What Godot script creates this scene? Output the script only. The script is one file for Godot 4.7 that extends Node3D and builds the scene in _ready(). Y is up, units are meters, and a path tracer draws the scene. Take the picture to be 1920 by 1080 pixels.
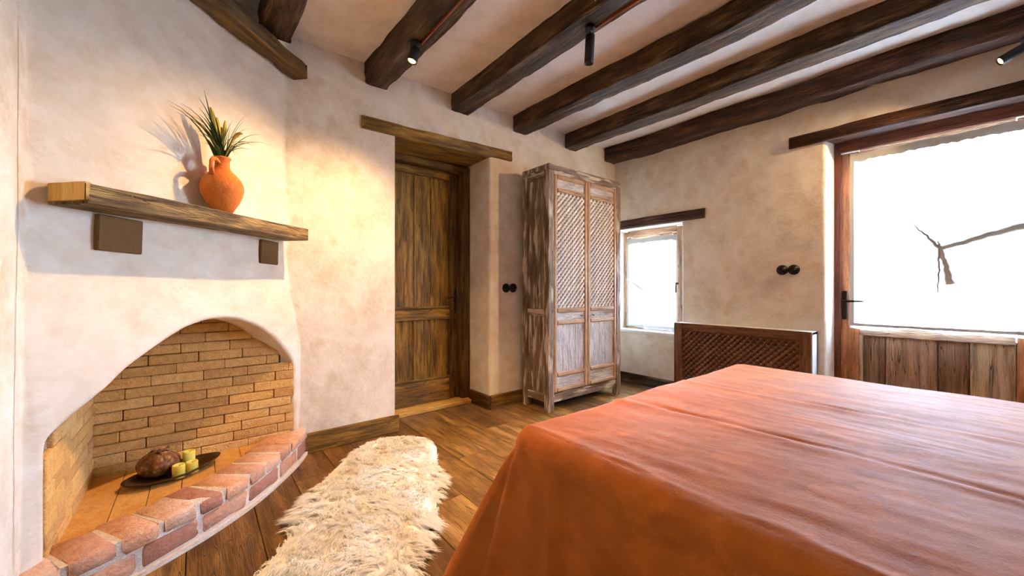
extends Node3D

var M := {}
var used := {}
var cache := {}
var rng := RandomNumberGenerator.new()
var fn := FastNoiseLite.new()

const DOORX0 := -2.493
const DOORX1 := -1.685
const LEFTX := -3.974
const CEIL := 2.49

func _ready():
	rng.seed = 4711
	fn.seed = 7; fn.frequency = 1.0; fn.noise_type = FastNoiseLite.TYPE_SIMPLEX_SMOOTH; fn.fractal_type = FastNoiseLite.FRACTAL_NONE
	camera_and_light()
	materials()
	room()
	beams()
	lintels()
	door_one()
	window_one()
	door_two()
	outdoors()
	fireplace()
	mantel()
	wardrobe()
	radiator()
	bed()
	rug()
	vase_and_grass()
	tray_things()
	switches()
	spotlights()

# ------------------------------------------------------------------ camera, sky, daylight
func camera_and_light():
	var cam := Camera3D.new(); cam.name = "camera"
	cam.position = Vector3(-3.567, 1.0, 2.63)
	cam.rotation.y = -atan2(0.6273, 0.7788)
	cam.fov = 72.76
	cam.near = 0.02; cam.far = 200.0
	add_child(cam); cam.current = true
	var env := Environment.new()
	env.background_mode = Environment.BG_SKY
	var sky := Sky.new()
	var sm := ProceduralSkyMaterial.new()
	sm.sky_top_color = Color(0.66, 0.82, 1.0)
	sm.sky_horizon_color = Color(0.82, 0.91, 1.0)
	sm.ground_horizon_color = Color(0.74, 0.80, 0.86)
	sm.ground_bottom_color = Color(0.62, 0.66, 0.70)
	sky.sky_material = sm
	env.sky = sky
	env.background_energy_multiplier = 110.0
	env.tonemap_mode = Environment.TONE_MAPPER_LINEAR
	env.tonemap_exposure = 1.44
	env.sdfgi_enabled = true; env.ssao_enabled = true; env.ssil_enabled = true
	var we := WorldEnvironment.new(); we.name = "world"; we.environment = env
	add_child(we)
	# high sun behind the house: it lights the terrace outside, not the room
	var sun := DirectionalLight3D.new(); sun.name = "sun"; add_child(sun)
	sun.look_at_from_position(Vector3.ZERO, Vector3(0.42, -0.88, 0.12), Vector3.UP)
	sun.light_energy = 480.0; sun.light_color = c8(255, 250, 242); sun.light_angular_distance = 0.6
	sun.sky_mode = DirectionalLight3D.SKY_MODE_LIGHT_ONLY; sun.shadow_enabled = true

# ------------------------------------------------------------------ naming helpers
func numbered(n: String) -> String:
	if not used.has(n):
		used[n] = 0
		return n
	used[n] += 1
	return "%s_%03d" % [n, used[n]]

func tag(o, label: String, category := "", group := "", kind := ""):
	if label: o.set_meta("label", label)
	if category: o.set_meta("category", category)
	if group: o.set_meta("group", group)
	if kind: o.set_meta("kind", kind)
	return o

func thing(called: String, label: String, category: String, at := Vector3.ZERO, turn := 0.0, group := ""):
	var o := Node3D.new(); o.name = numbered(called); add_child(o)
	o.position = at; o.rotation.y = turn
	return tag(o, label, category, group)

func struct(called: String, label: String, category: String, at := Vector3.ZERO):
	var o := Node3D.new(); o.name = called; add_child(o); o.position = at
	return tag(o, label, category, "", "structure")

func obj(called: String, mesh: Mesh, mat: Material, parent = self, at := Vector3.ZERO, rot := Vector3.ZERO):
	var o := MeshInstance3D.new(); o.name = called if parent != self else numbered(called)
	o.mesh = mesh; o.material_override = mat
	o.position = at; o.rotation = rot
	parent.add_child(o, true)
	return o

# ------------------------------------------------------------------ mesh helpers
func quad(st: SurfaceTool, a, b, c, d, ua = Vector2.ZERO, ub = Vector2.ZERO, uc = Vector2.ZERO, ud = Vector2.ZERO):
	for k in [[a, ua], [b, ub], [c, uc], [a, ua], [c, uc], [d, ud]]:
		st.set_uv(k[1]); st.add_vertex(k[0])

func flat_st() -> SurfaceTool:
	var st := SurfaceTool.new(); st.begin(Mesh.PRIMITIVE_TRIANGLES); st.set_smooth_group(-1); return st

func done(st: SurfaceTool) -> ArrayMesh:
	st.generate_normals()
	return st.commit()

# a bar along x with chamfered edges: length, height (y), depth (z); uv in metres along the grain
func add_bar(st: SurfaceTool, l: float, h: float, d: float, c: float, off := Vector2.ZERO, at := Vector3.ZERO, b := Basis.IDENTITY):
	var rings := []
	for q in [[-l / 2, c], [-l / 2 + c, 0.0], [l / 2 - c, 0.0], [l / 2, c]]:
		var y: float = h / 2 - q[1]
		var z: float = d / 2 - q[1]
		var k: float = c if q[1] == 0.0 else 0.0
		if k == 0.0: k = c * 0.5
		rings.append([Vector3(q[0], y, -z + k), Vector3(q[0], y, z - k), Vector3(q[0], y - k, z), Vector3(q[0], -y + k, z), Vector3(q[0], -y, z - k), Vector3(q[0], -y, -z + k), Vector3(q[0], -y + k, -z), Vector3(q[0], y - k, -z)])
	var v := [0.0]
	for i in 8: v.append(v[i] + rings[1][i].distance_to(rings[1][(i + 1) % 8]))
	for r in 3:
		for i in 8:
			var j := (i + 1) % 8
			var p: Vector3 = rings[r][i]; var q: Vector3 = rings[r + 1][i]; var s: Vector3 = rings[r + 1][j]; var t: Vector3 = rings[r][j]
			quad(st, at + b * t, at + b * s, at + b * q, at + b * p, Vector2(t.x, v[i + 1]) + off, Vector2(s.x, v[i + 1]) + off, Vector2(q.x, v[i]) + off, Vector2(p.x, v[i]) + off)
	for e in [0, 3]:
		for i in range(1, 7):
			var tri := [rings[e][0], rings[e][i], rings[e][i + 1]]
			if e == 3: tri = [rings[e][0], rings[e][i + 1], rings[e][i]]
			for p in tri:
				st.set_uv(Vector2(p.y * 0.35, p.z) + off); st.add_vertex(at + b * p)

func bar(l: float, h: float, d: float, c := 0.004, off := Vector2.ZERO) -> ArrayMesh:
	var key := "bar%.4f_%.4f_%.4f_%.4f_%.2f_%.2f" % [l, h, d, c, off.x, off.y]
	if not cache.has(key):
		var st := flat_st(); add_bar(st, l, h, d, c, off); cache[key] = done(st)
	return cache[key]

# plain box with 12 triangles
func add_box(st: SurfaceTool, lo: Vector3, hi: Vector3):
	var p := []
	for i in 8: p.append(Vector3(hi.x if i & 1 else lo.x, hi.y if i & 2 else lo.y, hi.z if i & 4 else lo.z))
	for f in [[0, 1, 3, 2], [5, 4, 6, 7], [4, 0, 2, 6], [1, 5, 7, 3], [2, 3, 7, 6], [4, 5, 1, 0]]:
		var a: Vector3 = p[f[0]]; var b2: Vector3 = p[f[1]]; var c: Vector3 = p[f[2]]; var d: Vector3 = p[f[3]]
		quad(st, d, c, b2, a, Vector2(d.x + d.z, d.y), Vector2(c.x + c.z, c.y), Vector2(b2.x + b2.z, b2.y), Vector2(a.x + a.z, a.y))

# extruded plan polygon (x, z) between heights
func add_plan(st: SurfaceTool, poly: PackedVector2Array, y0: float, y1: float):
	var n := poly.size()
	var run := 0.0
	for i in n:
		var a := poly[i]; var b := poly[(i + 1) % n]
		var l := a.distance_to(b)
		quad(st, Vector3(a.x, y0, a.y), Vector3(b.x, y0, b.y), Vector3(b.x, y1, b.y), Vector3(a.x, y1, a.y), Vector2(run, y0), Vector2(run + l, y0), Vector2(run + l, y1), Vector2(run, y1))
		run += l
	var t := Geometry2D.triangulate_polygon(poly)
	for k in range(0, t.size(), 3):
		for e in [[0, 1, 2, y1], [0, 2, 1, y0]]:
			for m in 3:
				var p := poly[t[k + e[m]]]
				st.set_uv(p); st.add_vertex(Vector3(p.x, e[3], p.y))

func arc2(c: Vector2, r: float, a0: float, a1: float, n := 6) -> PackedVector2Array:
	var o := PackedVector2Array()
	for i in n + 1: o.append(c + Vector2.from_angle(lerpf(a0, a1, float(i) / n)) * r)
	return o

# hewn timber along x, centred; smooth shading, uneven faces
func timber(l: float, h: float, d: float, sd: int, amp := 0.008, step := 0.05, twist := 0.0) -> ArrayMesh:
	var st := SurfaceTool.new(); st.begin(Mesh.PRIMITIVE_TRIANGLES)
	var nn := maxi(4, int(l / step))
	var sec := []
	for s in 4:
		for t in [-0.93, -0.86, -0.5, 0.0, 0.5, 0.86, 0.93]:
			var p: Vector2 = [Vector2(1, t), Vector2(-t, 1), Vector2(-1, -t), Vector2(t, -1)][s]
			sec.append(Vector2(p.x * h / 2, p.y * d / 2))
	var m := sec.size()
	var per := [0.0]
	for i in m: per.append(per[i] + sec[i].distance_to(sec[(i + 1) % m]))
	var o := sd * 3.71
	for i in nn + 1:
		var x := lerpf(-l / 2, l / 2, float(i) / nn)
		var by := fn.get_noise_2d(x * 0.7 + o, 1.3) * amp * 1.5
		var bz := fn.get_noise_2d(x * 0.7 + o, 9.3) * amp * 1.5
		for k in m + 1:
			var p: Vector2 = sec[k % m]
			var edge: float = 1.0 if (absf(p.x) / h * 2 > 0.85 and absf(p.y) / d * 2 > 0.85) else 0.35
			var g := fn.get_noise_3d(x * 2.0 + o, p.x * 30.0, p.y * 30.0) * amp * 0.7 + fn.get_noise_3d(x * 7.0 + o, p.x * 60.0, p.y * 60.0) * amp * 0.45 * edge
			var chip := maxf(0.0, fn.get_noise_3d(x * 4.0 - o, p.x * 9.0, p.y * 9.0) - 0.35) * amp * 2.2 * edge
			var q := p + p.normalized() * (g - chip)
			var xx := x
			if i == 0 or i == nn: xx += fn.get_noise_2d(p.x * 20.0 + o, p.y * 20.0) * amp * 0.8
			st.set_uv(Vector2(x + o, per[k] + sd * 0.37))
			st.add_vertex(Vector3(xx, q.x + by, q.y + bz))
	var w := m + 1
	for i in nn:
		for k in m:
			var a := i * w + k
			for e in [a, a + 1, a + w, a + 1, a + w + 1, a + w]: st.add_index(e)
	var base := (nn + 1) * w
	for e in 2:
		var x2 := -l / 2 if e == 0 else l / 2
		var b0 := base + e * (m + 1)
		var yy := fn.get_noise_2d(x2 * 0.7 + o, 1.3) * amp * 1.5
		var zz := fn.get_noise_2d(x2 * 0.7 + o, 9.3) * amp * 1.5
		st.set_smooth_group(1)
		st.set_uv(Vector2(sd * 0.3, sd * 0.7)); st.add_vertex(Vector3(x2, yy, zz))
		for k in m:
			var p: Vector2 = sec[k] * 0.985
			st.set_uv(Vector2(p.x * 0.9 + sd * 0.3, p.y * 0.7 + sd * 0.7))
			st.add_vertex(Vector3(x2 + (0.002 if e else -0.002), p.x + yy, p.y + zz))
		for k in m:
			var k2 := (k + 1) % m
			if e == 0: st.add_index(b0); st.add_index(b0 + 1 + k2); st.add_index(b0 + 1 + k)
			else: st.add_index(b0); st.add_index(b0 + 1 + k); st.add_index(b0 + 1 + k2)
	return done(st)

# rows of points -> smooth sheet; uv = given scale per row/column in metres
func sheet(rows: Array, closed := false, uvs = null) -> ArrayMesh:
	var st := SurfaceTool.new(); st.begin(Mesh.PRIMITIVE_TRIANGLES)
	add_sheet(st, rows, closed, uvs)
	return done(st)

func add_sheet(st: SurfaceTool, rows: Array, closed := false, uvs = null):
	var n: int = rows[0].size()
	for i in rows.size() - 1:
		var a: PackedVector3Array = rows[i]; var b: PackedVector3Array = rows[i + 1]
		for k in (n if closed else n - 1):
			var k2 := (k + 1) % n
			if uvs:
				quad(st, a[k], b[k], b[k2], a[k2], uvs[i][k], uvs[i + 1][k], uvs[i + 1][k2 if not closed else k2], uvs[i][k2])
			else:
				quad(st, a[k], b[k], b[k2], a[k2], Vector2(a[k].x + a[k].z, a[k].y), Vector2(b[k].x + b[k].z, b[k].y), Vector2(b[k2].x + b[k2].z, b[k2].y), Vector2(a[k2].x + a[k2].z, a[k2].y))

# profile points (radius, height), turned round y; ripple(angle) may scale the radius
func lathe(prof: Array, n := 28, ripple = null) -> ArrayMesh:
	var rows := []; var uv := []
	var run := 0.0
	for i in prof.size():
		var r := PackedVector3Array(); var u := PackedVector2Array()
		if i: run += prof[i].distance_to(prof[i - 1])
		for k in n:
			var a := TAU * k / n
			var s: float = prof[i].x * (ripple.call(a, prof[i].y) if ripple else 1.0)
			r.append(Vector3(cos(a) * s, prof[i].y, sin(a) * s)); u.append(Vector2(run, a * 0.2))
		rows.append(r); uv.append(u)
	return sheet(rows, true, uv)

func tube(pts: Array, rad, n := 8) -> ArrayMesh:
	var st := SurfaceTool.new(); st.begin(Mesh.PRIMITIVE_TRIANGLES)
	add_tube(st, pts, rad, n)
	return done(st)

func add_tube(st: SurfaceTool, pts: Array, rad, n := 8):
	var rows := []
	var up := Vector3(0.31, 0.9, 0.27).normalized()
	for i in pts.size():
		var t: Vector3 = (pts[mini(i + 1, pts.size() - 1)] - pts[maxi(i - 1, 0)]).normalized()
		if absf(t.dot(up)) > 0.95: up = Vector3(0.9, 0.1, 0.4).normalized()
		var s := t.cross(up).normalized(); var w := s.cross(t)
		var r: float = rad[i] if rad is Array else rad
		var row := PackedVector3Array()
		for k in n: row.append(pts[i] + (s * cos(TAU * k / n) + w * sin(TAU * k / n)) * r)
		rows.append(row)
	for e in [0, pts.size() - 1]:
		var c := PackedVector3Array()
		for k in n: c.append(pts[e])
		if e == 0: rows.push_front(c)
		else: rows.append(c)
	add_sheet(st, rows, true)

# ------------------------------------------------------------------ textures
func noise_bytes(sd: int, freq: float, w: int, h: int, to := 512, oct := 4) -> PackedByteArray:
	var n := FastNoiseLite.new(); n.seed = sd; n.frequency = freq; n.noise_type = FastNoiseLite.TYPE_SIMPLEX_SMOOTH
	n.fractal_type = FastNoiseLite.FRACTAL_FBM; n.fractal_octaves = oct
	var im := n.get_seamless_image(w, h)
	if w != to or h != to: im.resize(to, to, Image.INTERPOLATE_CUBIC)
	im.convert(Image.FORMAT_L8)
	return im.get_data()

func tex(bytes: PackedByteArray, fmt: int, w := 512) -> ImageTexture:
	return ImageTexture.create_from_image(Image.create_from_data(w, w, false, fmt, bytes))

func ramp(stops: Array) -> Array:
	var g := Gradient.new()
	g.offsets = PackedFloat32Array(stops.map(func(s): return s[0])); g.colors = PackedColorArray(stops.map(func(s): return s[1]))
	var out := []
	for i in 256:
		var c := g.sample(i / 255.0)
		out.append([int(c.r * 255), int(c.g * 255), int(c.b * 255)])
	return out

# three noise layers mixed into a value, coloured by a ramp, then a second stain colour laid where a fourth layer is high
func mixed(layers: Array, weights: Array, lut: Array, stain = null, lo := 0.55, hi := 0.7, stain_layer = null, gain := 1.6, crack = null) -> Array:
	var a: PackedByteArray = layers[0]; var b: PackedByteArray = layers[1]; var c: PackedByteArray = layers[2]
	var wa: float = weights[0]; var wb: float = weights[1]; var wc: float = weights[2]
	var n := a.size()
	var out := PackedByteArray(); out.resize(n * 3)
	var hgt := PackedByteArray(); hgt.resize(n)
	var tot := wa + wb + wc
	var s: PackedByteArray = stain_layer if stain_layer != null else a
	var sr := 0.0; var sg := 0.0; var sb := 0.0; var sa := 0.0
	if stain != null:
		sr = stain.r * 255; sg = stain.g * 255; sb = stain.b * 255; sa = stain.a
	for i in n:
		var v := ((a[i] * wa + b[i] * wb + c[i] * wc) / tot - 127.5) * gain + 127.5
		v = clampf(v, 0.0, 255.0)
		var q: Array = lut[int(v)]
		hgt[i] = int(v)
		if stain != null:
			var t := clampf((s[i] * 0.75 / 255.0 + v * 0.25 / 255.0 - lo) / (hi - lo), 0.0, 1.0) * sa
			out[i * 3] = int(q[0] + (sr - q[0]) * t); out[i * 3 + 1] = int(q[1] + (sg - q[1]) * t); out[i * 3 + 2] = int(q[2] + (sb - q[2]) * t)
		else:
			out[i * 3] = q[0]; out[i * 3 + 1] = q[1]; out[i * 3 + 2] = q[2]
		if crack != null:
			var d: int = absi(crack[i] - 128)
			if d < 3:
				var k := 0.42 + 0.16 * d
				out[i * 3] = int(out[i * 3] * k); out[i * 3 + 1] = int(out[i * 3 + 1] * k); out[i * 3 + 2] = int(out[i * 3 + 2] * k)
				hgt[i] = int(hgt[i] * 0.3 * d)
	return [tex(out, Image.FORMAT_RGB8), tex(hgt, Image.FORMAT_L8)]

func c8(r: int, g: int, b: int, a := 1.0) -> Color:
	return Color(r / 255.0, g / 255.0, b / 255.0, a)

func mat(t = null, rough := 0.8, tint := Color.WHITE, bump := 0.0, uv := Vector3.ONE, tri := false) -> StandardMaterial3D:
	var m := StandardMaterial3D.new()
	m.albedo_color = tint; m.roughness = rough; m.metallic_specular = 0.4
	m.uv1_scale = uv
	if t != null:
		m.albedo_texture = t[0]
		if bump > 0.0:
			m.heightmap_enabled = true; m.heightmap_texture = t[1]; m.heightmap_scale = bump
	if tri:
		m.uv1_triplanar = true; m.uv1_world_triplanar = true; m.uv1_triplanar_sharpness = 4.0
	return m

func wood(sd: int, stops: Array, stain = null, lo := 0.55, hi := 0.7, gain := 1.55) -> Array:
	var long := noise_bytes(sd, 0.045, 24, 512)
	var fine := noise_bytes(sd + 1, 0.22, 72, 512)
	var crack := noise_bytes(sd + 4, 0.016, 40, 512, 512, 3)
	var patch := noise_bytes(sd + 2, 0.011, 256, 512)
	var blot := noise_bytes(sd + 3, 0.02, 140, 512)
	return mixed([long, fine, patch], [0.2, 0.32, 0.52], ramp(stops), stain, lo - 0.04, hi + 0.14, blot, gain, crack)

func materials():
	# lime plaster
	var p1 := noise_bytes(11, 0.006, 512, 512); var p2 := noise_bytes(12, 0.02, 512, 512); var p3 := noise_bytes(13, 0.09, 512, 512, 512, 5)
	var blot := noise_bytes(14, 0.014, 512, 512)
	var pl := mixed([p1, p2, p3], [0.5, 0.35, 0.22], ramp([[0.0, c8(214, 200, 180)], [0.35, c8(230, 220, 205)], [0.65, c8(238, 231, 219)], [1.0, c8(243, 239, 230)]]), c8(206, 184, 150, 0.5), 0.58, 0.85, blot)
	var relief := mixed([p2, p3, noise_bytes(15, 0.2, 512, 512)], [0.6, 0.35, 0.2], ramp([[0.0, Color.BLACK], [1.0, Color.WHITE]]))
	M.plaster = mat([pl[0], relief[1]], 0.92, Color.WHITE, 0.28, Vector3.ONE * 0.62, true)
	var cl := mixed([p1, p2, p3], [0.5, 0.35, 0.22], ramp([[0.0, c8(222, 212, 200)], [0.5, c8(238, 232, 225)], [1.0, c8(244, 241, 237)]]))
	M.ceiling = mat([cl[0], relief[1]], 0.92, Color.WHITE, 0.22, Vector3.ONE * 0.5, true)
	M.plaster_white = mat([pl[0], relief[1]], 0.9, Color(1, 1, 1), 0.25, Vector3.ONE * 0.9, true)
	# timbers
	var beam := wood(21, [[0.0, c8(50, 33, 20)], [0.4, c8(86, 60, 38)], [0.7, c8(118, 88, 60)], [1.0, c8(160, 130, 100)]], c8(40, 27, 18, 0.75), 0.58, 0.72)
	M.beam = mat(beam, 0.72, c8(214, 204, 190), 2.2, Vector3(0.9, 2.2, 1))
	M.beam_red = mat(beam, 0.7, c8(190, 156, 145), 1.8, Vector3(0.8, 2.0, 1))
	var ochre := wood(31, [[0.0, c8(80, 50, 16)], [0.35, c8(120, 82, 26)], [0.7, c8(152, 110, 38)], [1.0, c8(180, 136, 58)]], c8(62, 38, 16, 0.8), 0.56, 0.68)
	M.ochre = mat(ochre, 0.55, Color.WHITE, 0.8, Vector3(0.8, 2.0, 1))
	M.ochre_dark = mat(ochre, 0.6, c8(190, 180, 165), 0.8, Vector3(0.8, 2.0, 1))
	M.ochre_light = mat(ochre, 0.5, c8(255, 245, 225), 0.6, Vector3(0.9, 1.6, 1))
	M.threshold = mat(wood(36, [[0.0, c8(160, 116, 50)], [0.5, c8(204, 158, 80)], [1.0, c8(228, 188, 112)]]), 0.5, Color.WHITE, 0.5, Vector3(0.9, 1.6, 1))
	var shelf := wood(41, [[0.0, c8(72, 54, 34)], [0.4, c8(120, 98, 66)], [0.7, c8(156, 130, 86)], [1.0, c8(194, 162, 104)]], c8(60, 44, 40, 0.8), 0.54, 0.68)
	M.shelf = mat(shelf, 0.65, Color.WHITE, 1.0, Vector3(1.0, 2.2, 1))
	# floor boards
	M.planks = []
	for k in 3:
		var f := wood(51 + k * 7, [[0.0, c8(88, 60, 26)], [0.4, c8(124, 90, 42)], [0.7, c8(152, 114, 58)], [1.0, c8(180, 140, 82)]], [c8(84, 56, 34, 0.6), c8(70, 48, 30, 0.7), c8(186, 152, 112, 0.6)][k], 0.55, 0.7)
		M.planks.append(mat(f, 0.38, c8(255, 250, 240), 0.5, Vector3(0.8, 1.6, 1)))
		M.planks.append(mat(f, 0.42, c8(214, 200, 184), 0.5, Vector3(0.7, 1.4, 1)))
	# whitewashed wardrobe
	var wash := wood(81, [[0.0, c8(92, 76, 62)], [0.35, c8(132, 114, 96)], [0.7, c8(162, 146, 128)], [1.0, c8(194, 180, 164)]], c8(230, 226, 220, 0.95), 0.58, 0.54)
	M.wash = mat(wash, 0.75, c8(235, 225, 215), 1.0, Vector3(0.8, 2.0, 1))
	var pale := wood(91, [[0.0, c8(150, 144, 140)], [0.35, c8(200, 196, 192)], [0.7, c8(228, 225, 222)], [1.0, c8(244, 242, 240)]], c8(150, 138, 128, 0.45), 0.6, 0.7)
	M.pale = mat(pale, 0.75, Color.WHITE, 1.0, Vector3(1.6, 3.0, 1))
	M.slat = mat(pale, 0.7, c8(255, 252, 246), 0.4, Vector3(2.0, 2.0, 1))
	var stile := wood(101, [[0.0, c8(140, 104, 70)], [0.4, c8(178, 138, 98)], [0.7, c8(200, 162, 120)], [1.0, c8(220, 188, 150)]], c8(206, 192, 178, 0.7), 0.62, 0.72)
	M.stile = mat(stile, 0.55, Color.WHITE, 0.6, Vector3(1.0, 2.4, 1))
		# garden door
	var gd := wood(111, [[0.0, c8(120, 88, 66)], [0.4, c8(166, 128, 98)], [0.7, c8(194, 156, 124)], [1.0, c8(216, 184, 154)]], c8(112, 86, 70, 0.6), 0.56, 0.7)
	M.garden = mat(gd, 0.7, Color.WHITE, 0.9, Vector3(0.9, 2.0, 1))
	M.lattice = mat(gd, 0.6, c8(176, 138, 114), 0.4, Vector3(1.4, 3.0, 1))
	M.garden_grey = mat(gd, 0.7, c8(206, 196, 190), 0.9, Vector3(0.8, 1.8, 1))
	M.garden_pale = mat(wood(116, [[0.0, c8(128, 100, 74)], [0.35, c8(204, 174, 136)], [1.0, c8(232, 208, 172)]], c8(110, 84, 60, 0.7)), 0.7, Color.WHITE, 0.9, Vector3(0.7, 2.6, 1))
	M.garden_post = mat(gd, 0.6, c8(250, 205, 170), 0.5, Vector3(0.9, 2.0, 1))
	M.frame_red = mat(gd, 0.6, c8(150, 100, 84), 0.5, Vector3(0.9, 2.0, 1))
	# clay
	var b1 := noise_bytes(121, 0.03, 512, 512); var b2 := noise_bytes(122, 0.1, 512, 512); var b3 := noise_bytes(123, 0.25, 512, 512)
	var fb := mixed([b1, b2, b3], [0.4, 0.4, 0.3], ramp([[0.0, c8(204, 160, 98)], [0.5, c8(228, 190, 126)], [1.0, c8(238, 208, 152)]]))
	M.firebrick = []
	for t in [c8(255, 250, 240), c8(240, 228, 212), c8(250, 236, 214), c8(228, 214, 198)]: M.firebrick.append(mat(fb, 0.9, t, 0.5, Vector3.ONE * 1.7, true))
	var hb := mixed([b1, b2, b3], [0.45, 0.4, 0.3], ramp([[0.0, c8(184, 142, 122)], [0.4, c8(214, 176, 154)], [0.75, c8(226, 196, 176)], [1.0, c8(238, 220, 206)]]), c8(216, 194, 178, 0.85), 0.6, 0.72, noise_bytes(124, 0.02, 512, 512))
	M.hearth_brick = []
	for t in [c8(255, 244, 234), c8(238, 214, 200), c8(255, 230, 208), c8(206, 172, 162)]: M.hearth_brick.append(mat(hb, 0.88, t, 0.35, Vector3.ONE * 1.5, true))
	M.mortar = mat([mixed([b1, b2, b3], [0.5, 0.4, 0.2], ramp([[0.0, c8(204, 190, 176)], [0.5, c8(226, 216, 206)], [1.0, c8(238, 232, 226)]]))[0], hb[1]], 0.95, Color.WHITE, 0.4, Vector3.ONE * 1.6, true)
	M.joint = mat(null, 0.95, c8(88, 62, 40))
	M.tile = mat(fb, 0.7, c8(240, 214, 178), 0.3, Vector3.ONE * 0.9, true)
	M.corbel = mat(fb, 0.9, c8(120, 104, 90), 0.15, Vector3.ONE * 1.2, true)
	M.terracotta = mat([mixed([b1, b2, b3], [0.5, 0.3, 0.3], ramp([[0.0, c8(182, 92, 32)], [0.5, c8(204, 112, 42)], [1.0, c8(216, 130, 58)]]))[0], hb[1]], 0.75, Color.WHITE, 0.2, Vector3.ONE * 1.2, true)
	# cloth
	var w1 := noise_bytes(131, 0.012, 512, 512); var w2 := noise_bytes(132, 0.05, 256, 512); var w3 := noise_bytes(133, 0.3, 512, 512, 512, 3)
	var bs := mixed([w1, w2, w3], [0.5, 0.35, 0.3], ramp([[0.0, c8(206, 200, 190)], [0.5, c8(228, 226, 222)], [1.0, c8(244, 244, 244)]]), c8(255, 252, 246, 0.7), 0.62, 0.68, noise_bytes(134, 0.008, 512, 512))
	M.spread = mat(bs, 0.75, c8(180, 90, 22), 0.15, Vector3.ONE * 0.8, true)
	M.spread.rim_enabled = true; M.spread.rim = 0.75; M.spread.rim_tint = 0.6
	M.spread.metallic_specular = 0.3
	M.mattress = mat(null, 0.9, c8(225, 220, 210))
	M.linen = mat(null, 1.0, c8(250, 250, 248, 0.62)); M.linen.transparency = BaseMaterial3D.TRANSPARENCY_ALPHA
	M.linen.backlight_enabled = true; M.linen.backlight = Color(1, 1, 1)
	M.hem = mat(null, 1.0, c8(214, 222, 220)); M.hem.backlight_enabled = true; M.hem.backlight = Color(0.022, 0.0265, 0.028)
	M.fur = mat(null, 0.7, Color.WHITE); M.fur.vertex_color_use_as_albedo = true
	M.fur.backlight_enabled = true; M.fur.backlight = Color(0.8, 0.8, 0.8)
	M.hide = mat(null, 0.9, c8(250, 247, 242))
	# small things
	M.black = mat(null, 0.35, c8(20, 21, 24))
	M.black_matt = mat(null, 0.55, c8(26, 27, 30))
	M.iron = mat(null, 0.45, c8(30, 28, 27)); M.iron.metallic = 0.5
	M.copper = mat(null, 0.3, c8(190, 96, 52)); M.copper.metallic = 0.9
	M.nail = mat(null, 0.35, c8(206, 190, 172)); M.nail.metallic = 0.4
	M.white_paint = mat(null, 0.5, c8(232, 232, 228))
	M.glass = mat(null, 0.02, Color(1, 1, 1, 0.06)); M.glass.transparency = BaseMaterial3D.TRANSPARENCY_ALPHA
	M.leaf = mat(null, 0.5, c8(44, 74, 42)); M.leaf.backlight_enabled = true; M.leaf.backlight = Color(0.25, 0.3, 0.15)
	M.leaf_light = mat(null, 0.5, c8(92, 112, 48)); M.leaf_light.backlight_enabled = true; M.leaf_light.backlight = Color(0.25, 0.3, 0.15)
	M.flower = mat(null, 0.7, c8(206, 186, 84)); M.flower.backlight_enabled = true; M.flower.backlight = Color(0.3, 0.3, 0.2)
	M.tray = mat(fb, 0.45, c8(74, 62, 50), 0.2, Vector3.ONE * 1.4, true)
	var pk := mixed([b1, b2, b3], [0.6, 0.35, 0.1], ramp([[0.0, c8(58, 32, 16)], [0.45, c8(104, 64, 36)], [0.75, c8(140, 98, 62)], [1.0, c8(206, 170, 134)]]), null, 0.5, 0.6, null, 1.9)
	M.pumpkin = mat(pk, 0.28, Color.WHITE, 0.02, Vector3.ONE * 1.1, true)
	M.wax = mat(null, 0.45, c8(226, 218, 112)); M.wax.subsurf_scatter_enabled = true; M.wax.subsurf_scatter_strength = 0.5
	M.wick = mat(null, 0.9, c8(50, 42, 34))
	M.lamp = mat(null, 0.4, c8(255, 214, 150)); M.lamp.emission_enabled = true; M.lamp.emission = c8(255, 186, 92); M.lamp.emission_energy_multiplier = 9.0
	M.stone = mat(null, 0.9, c8(226, 226, 222), 0.4, Vector3.ONE * 0.5, true)
	M.outpost = mat(beam, 0.9, c8(120, 124, 128), 0.4, Vector3(0.9, 2.0, 1))

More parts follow.
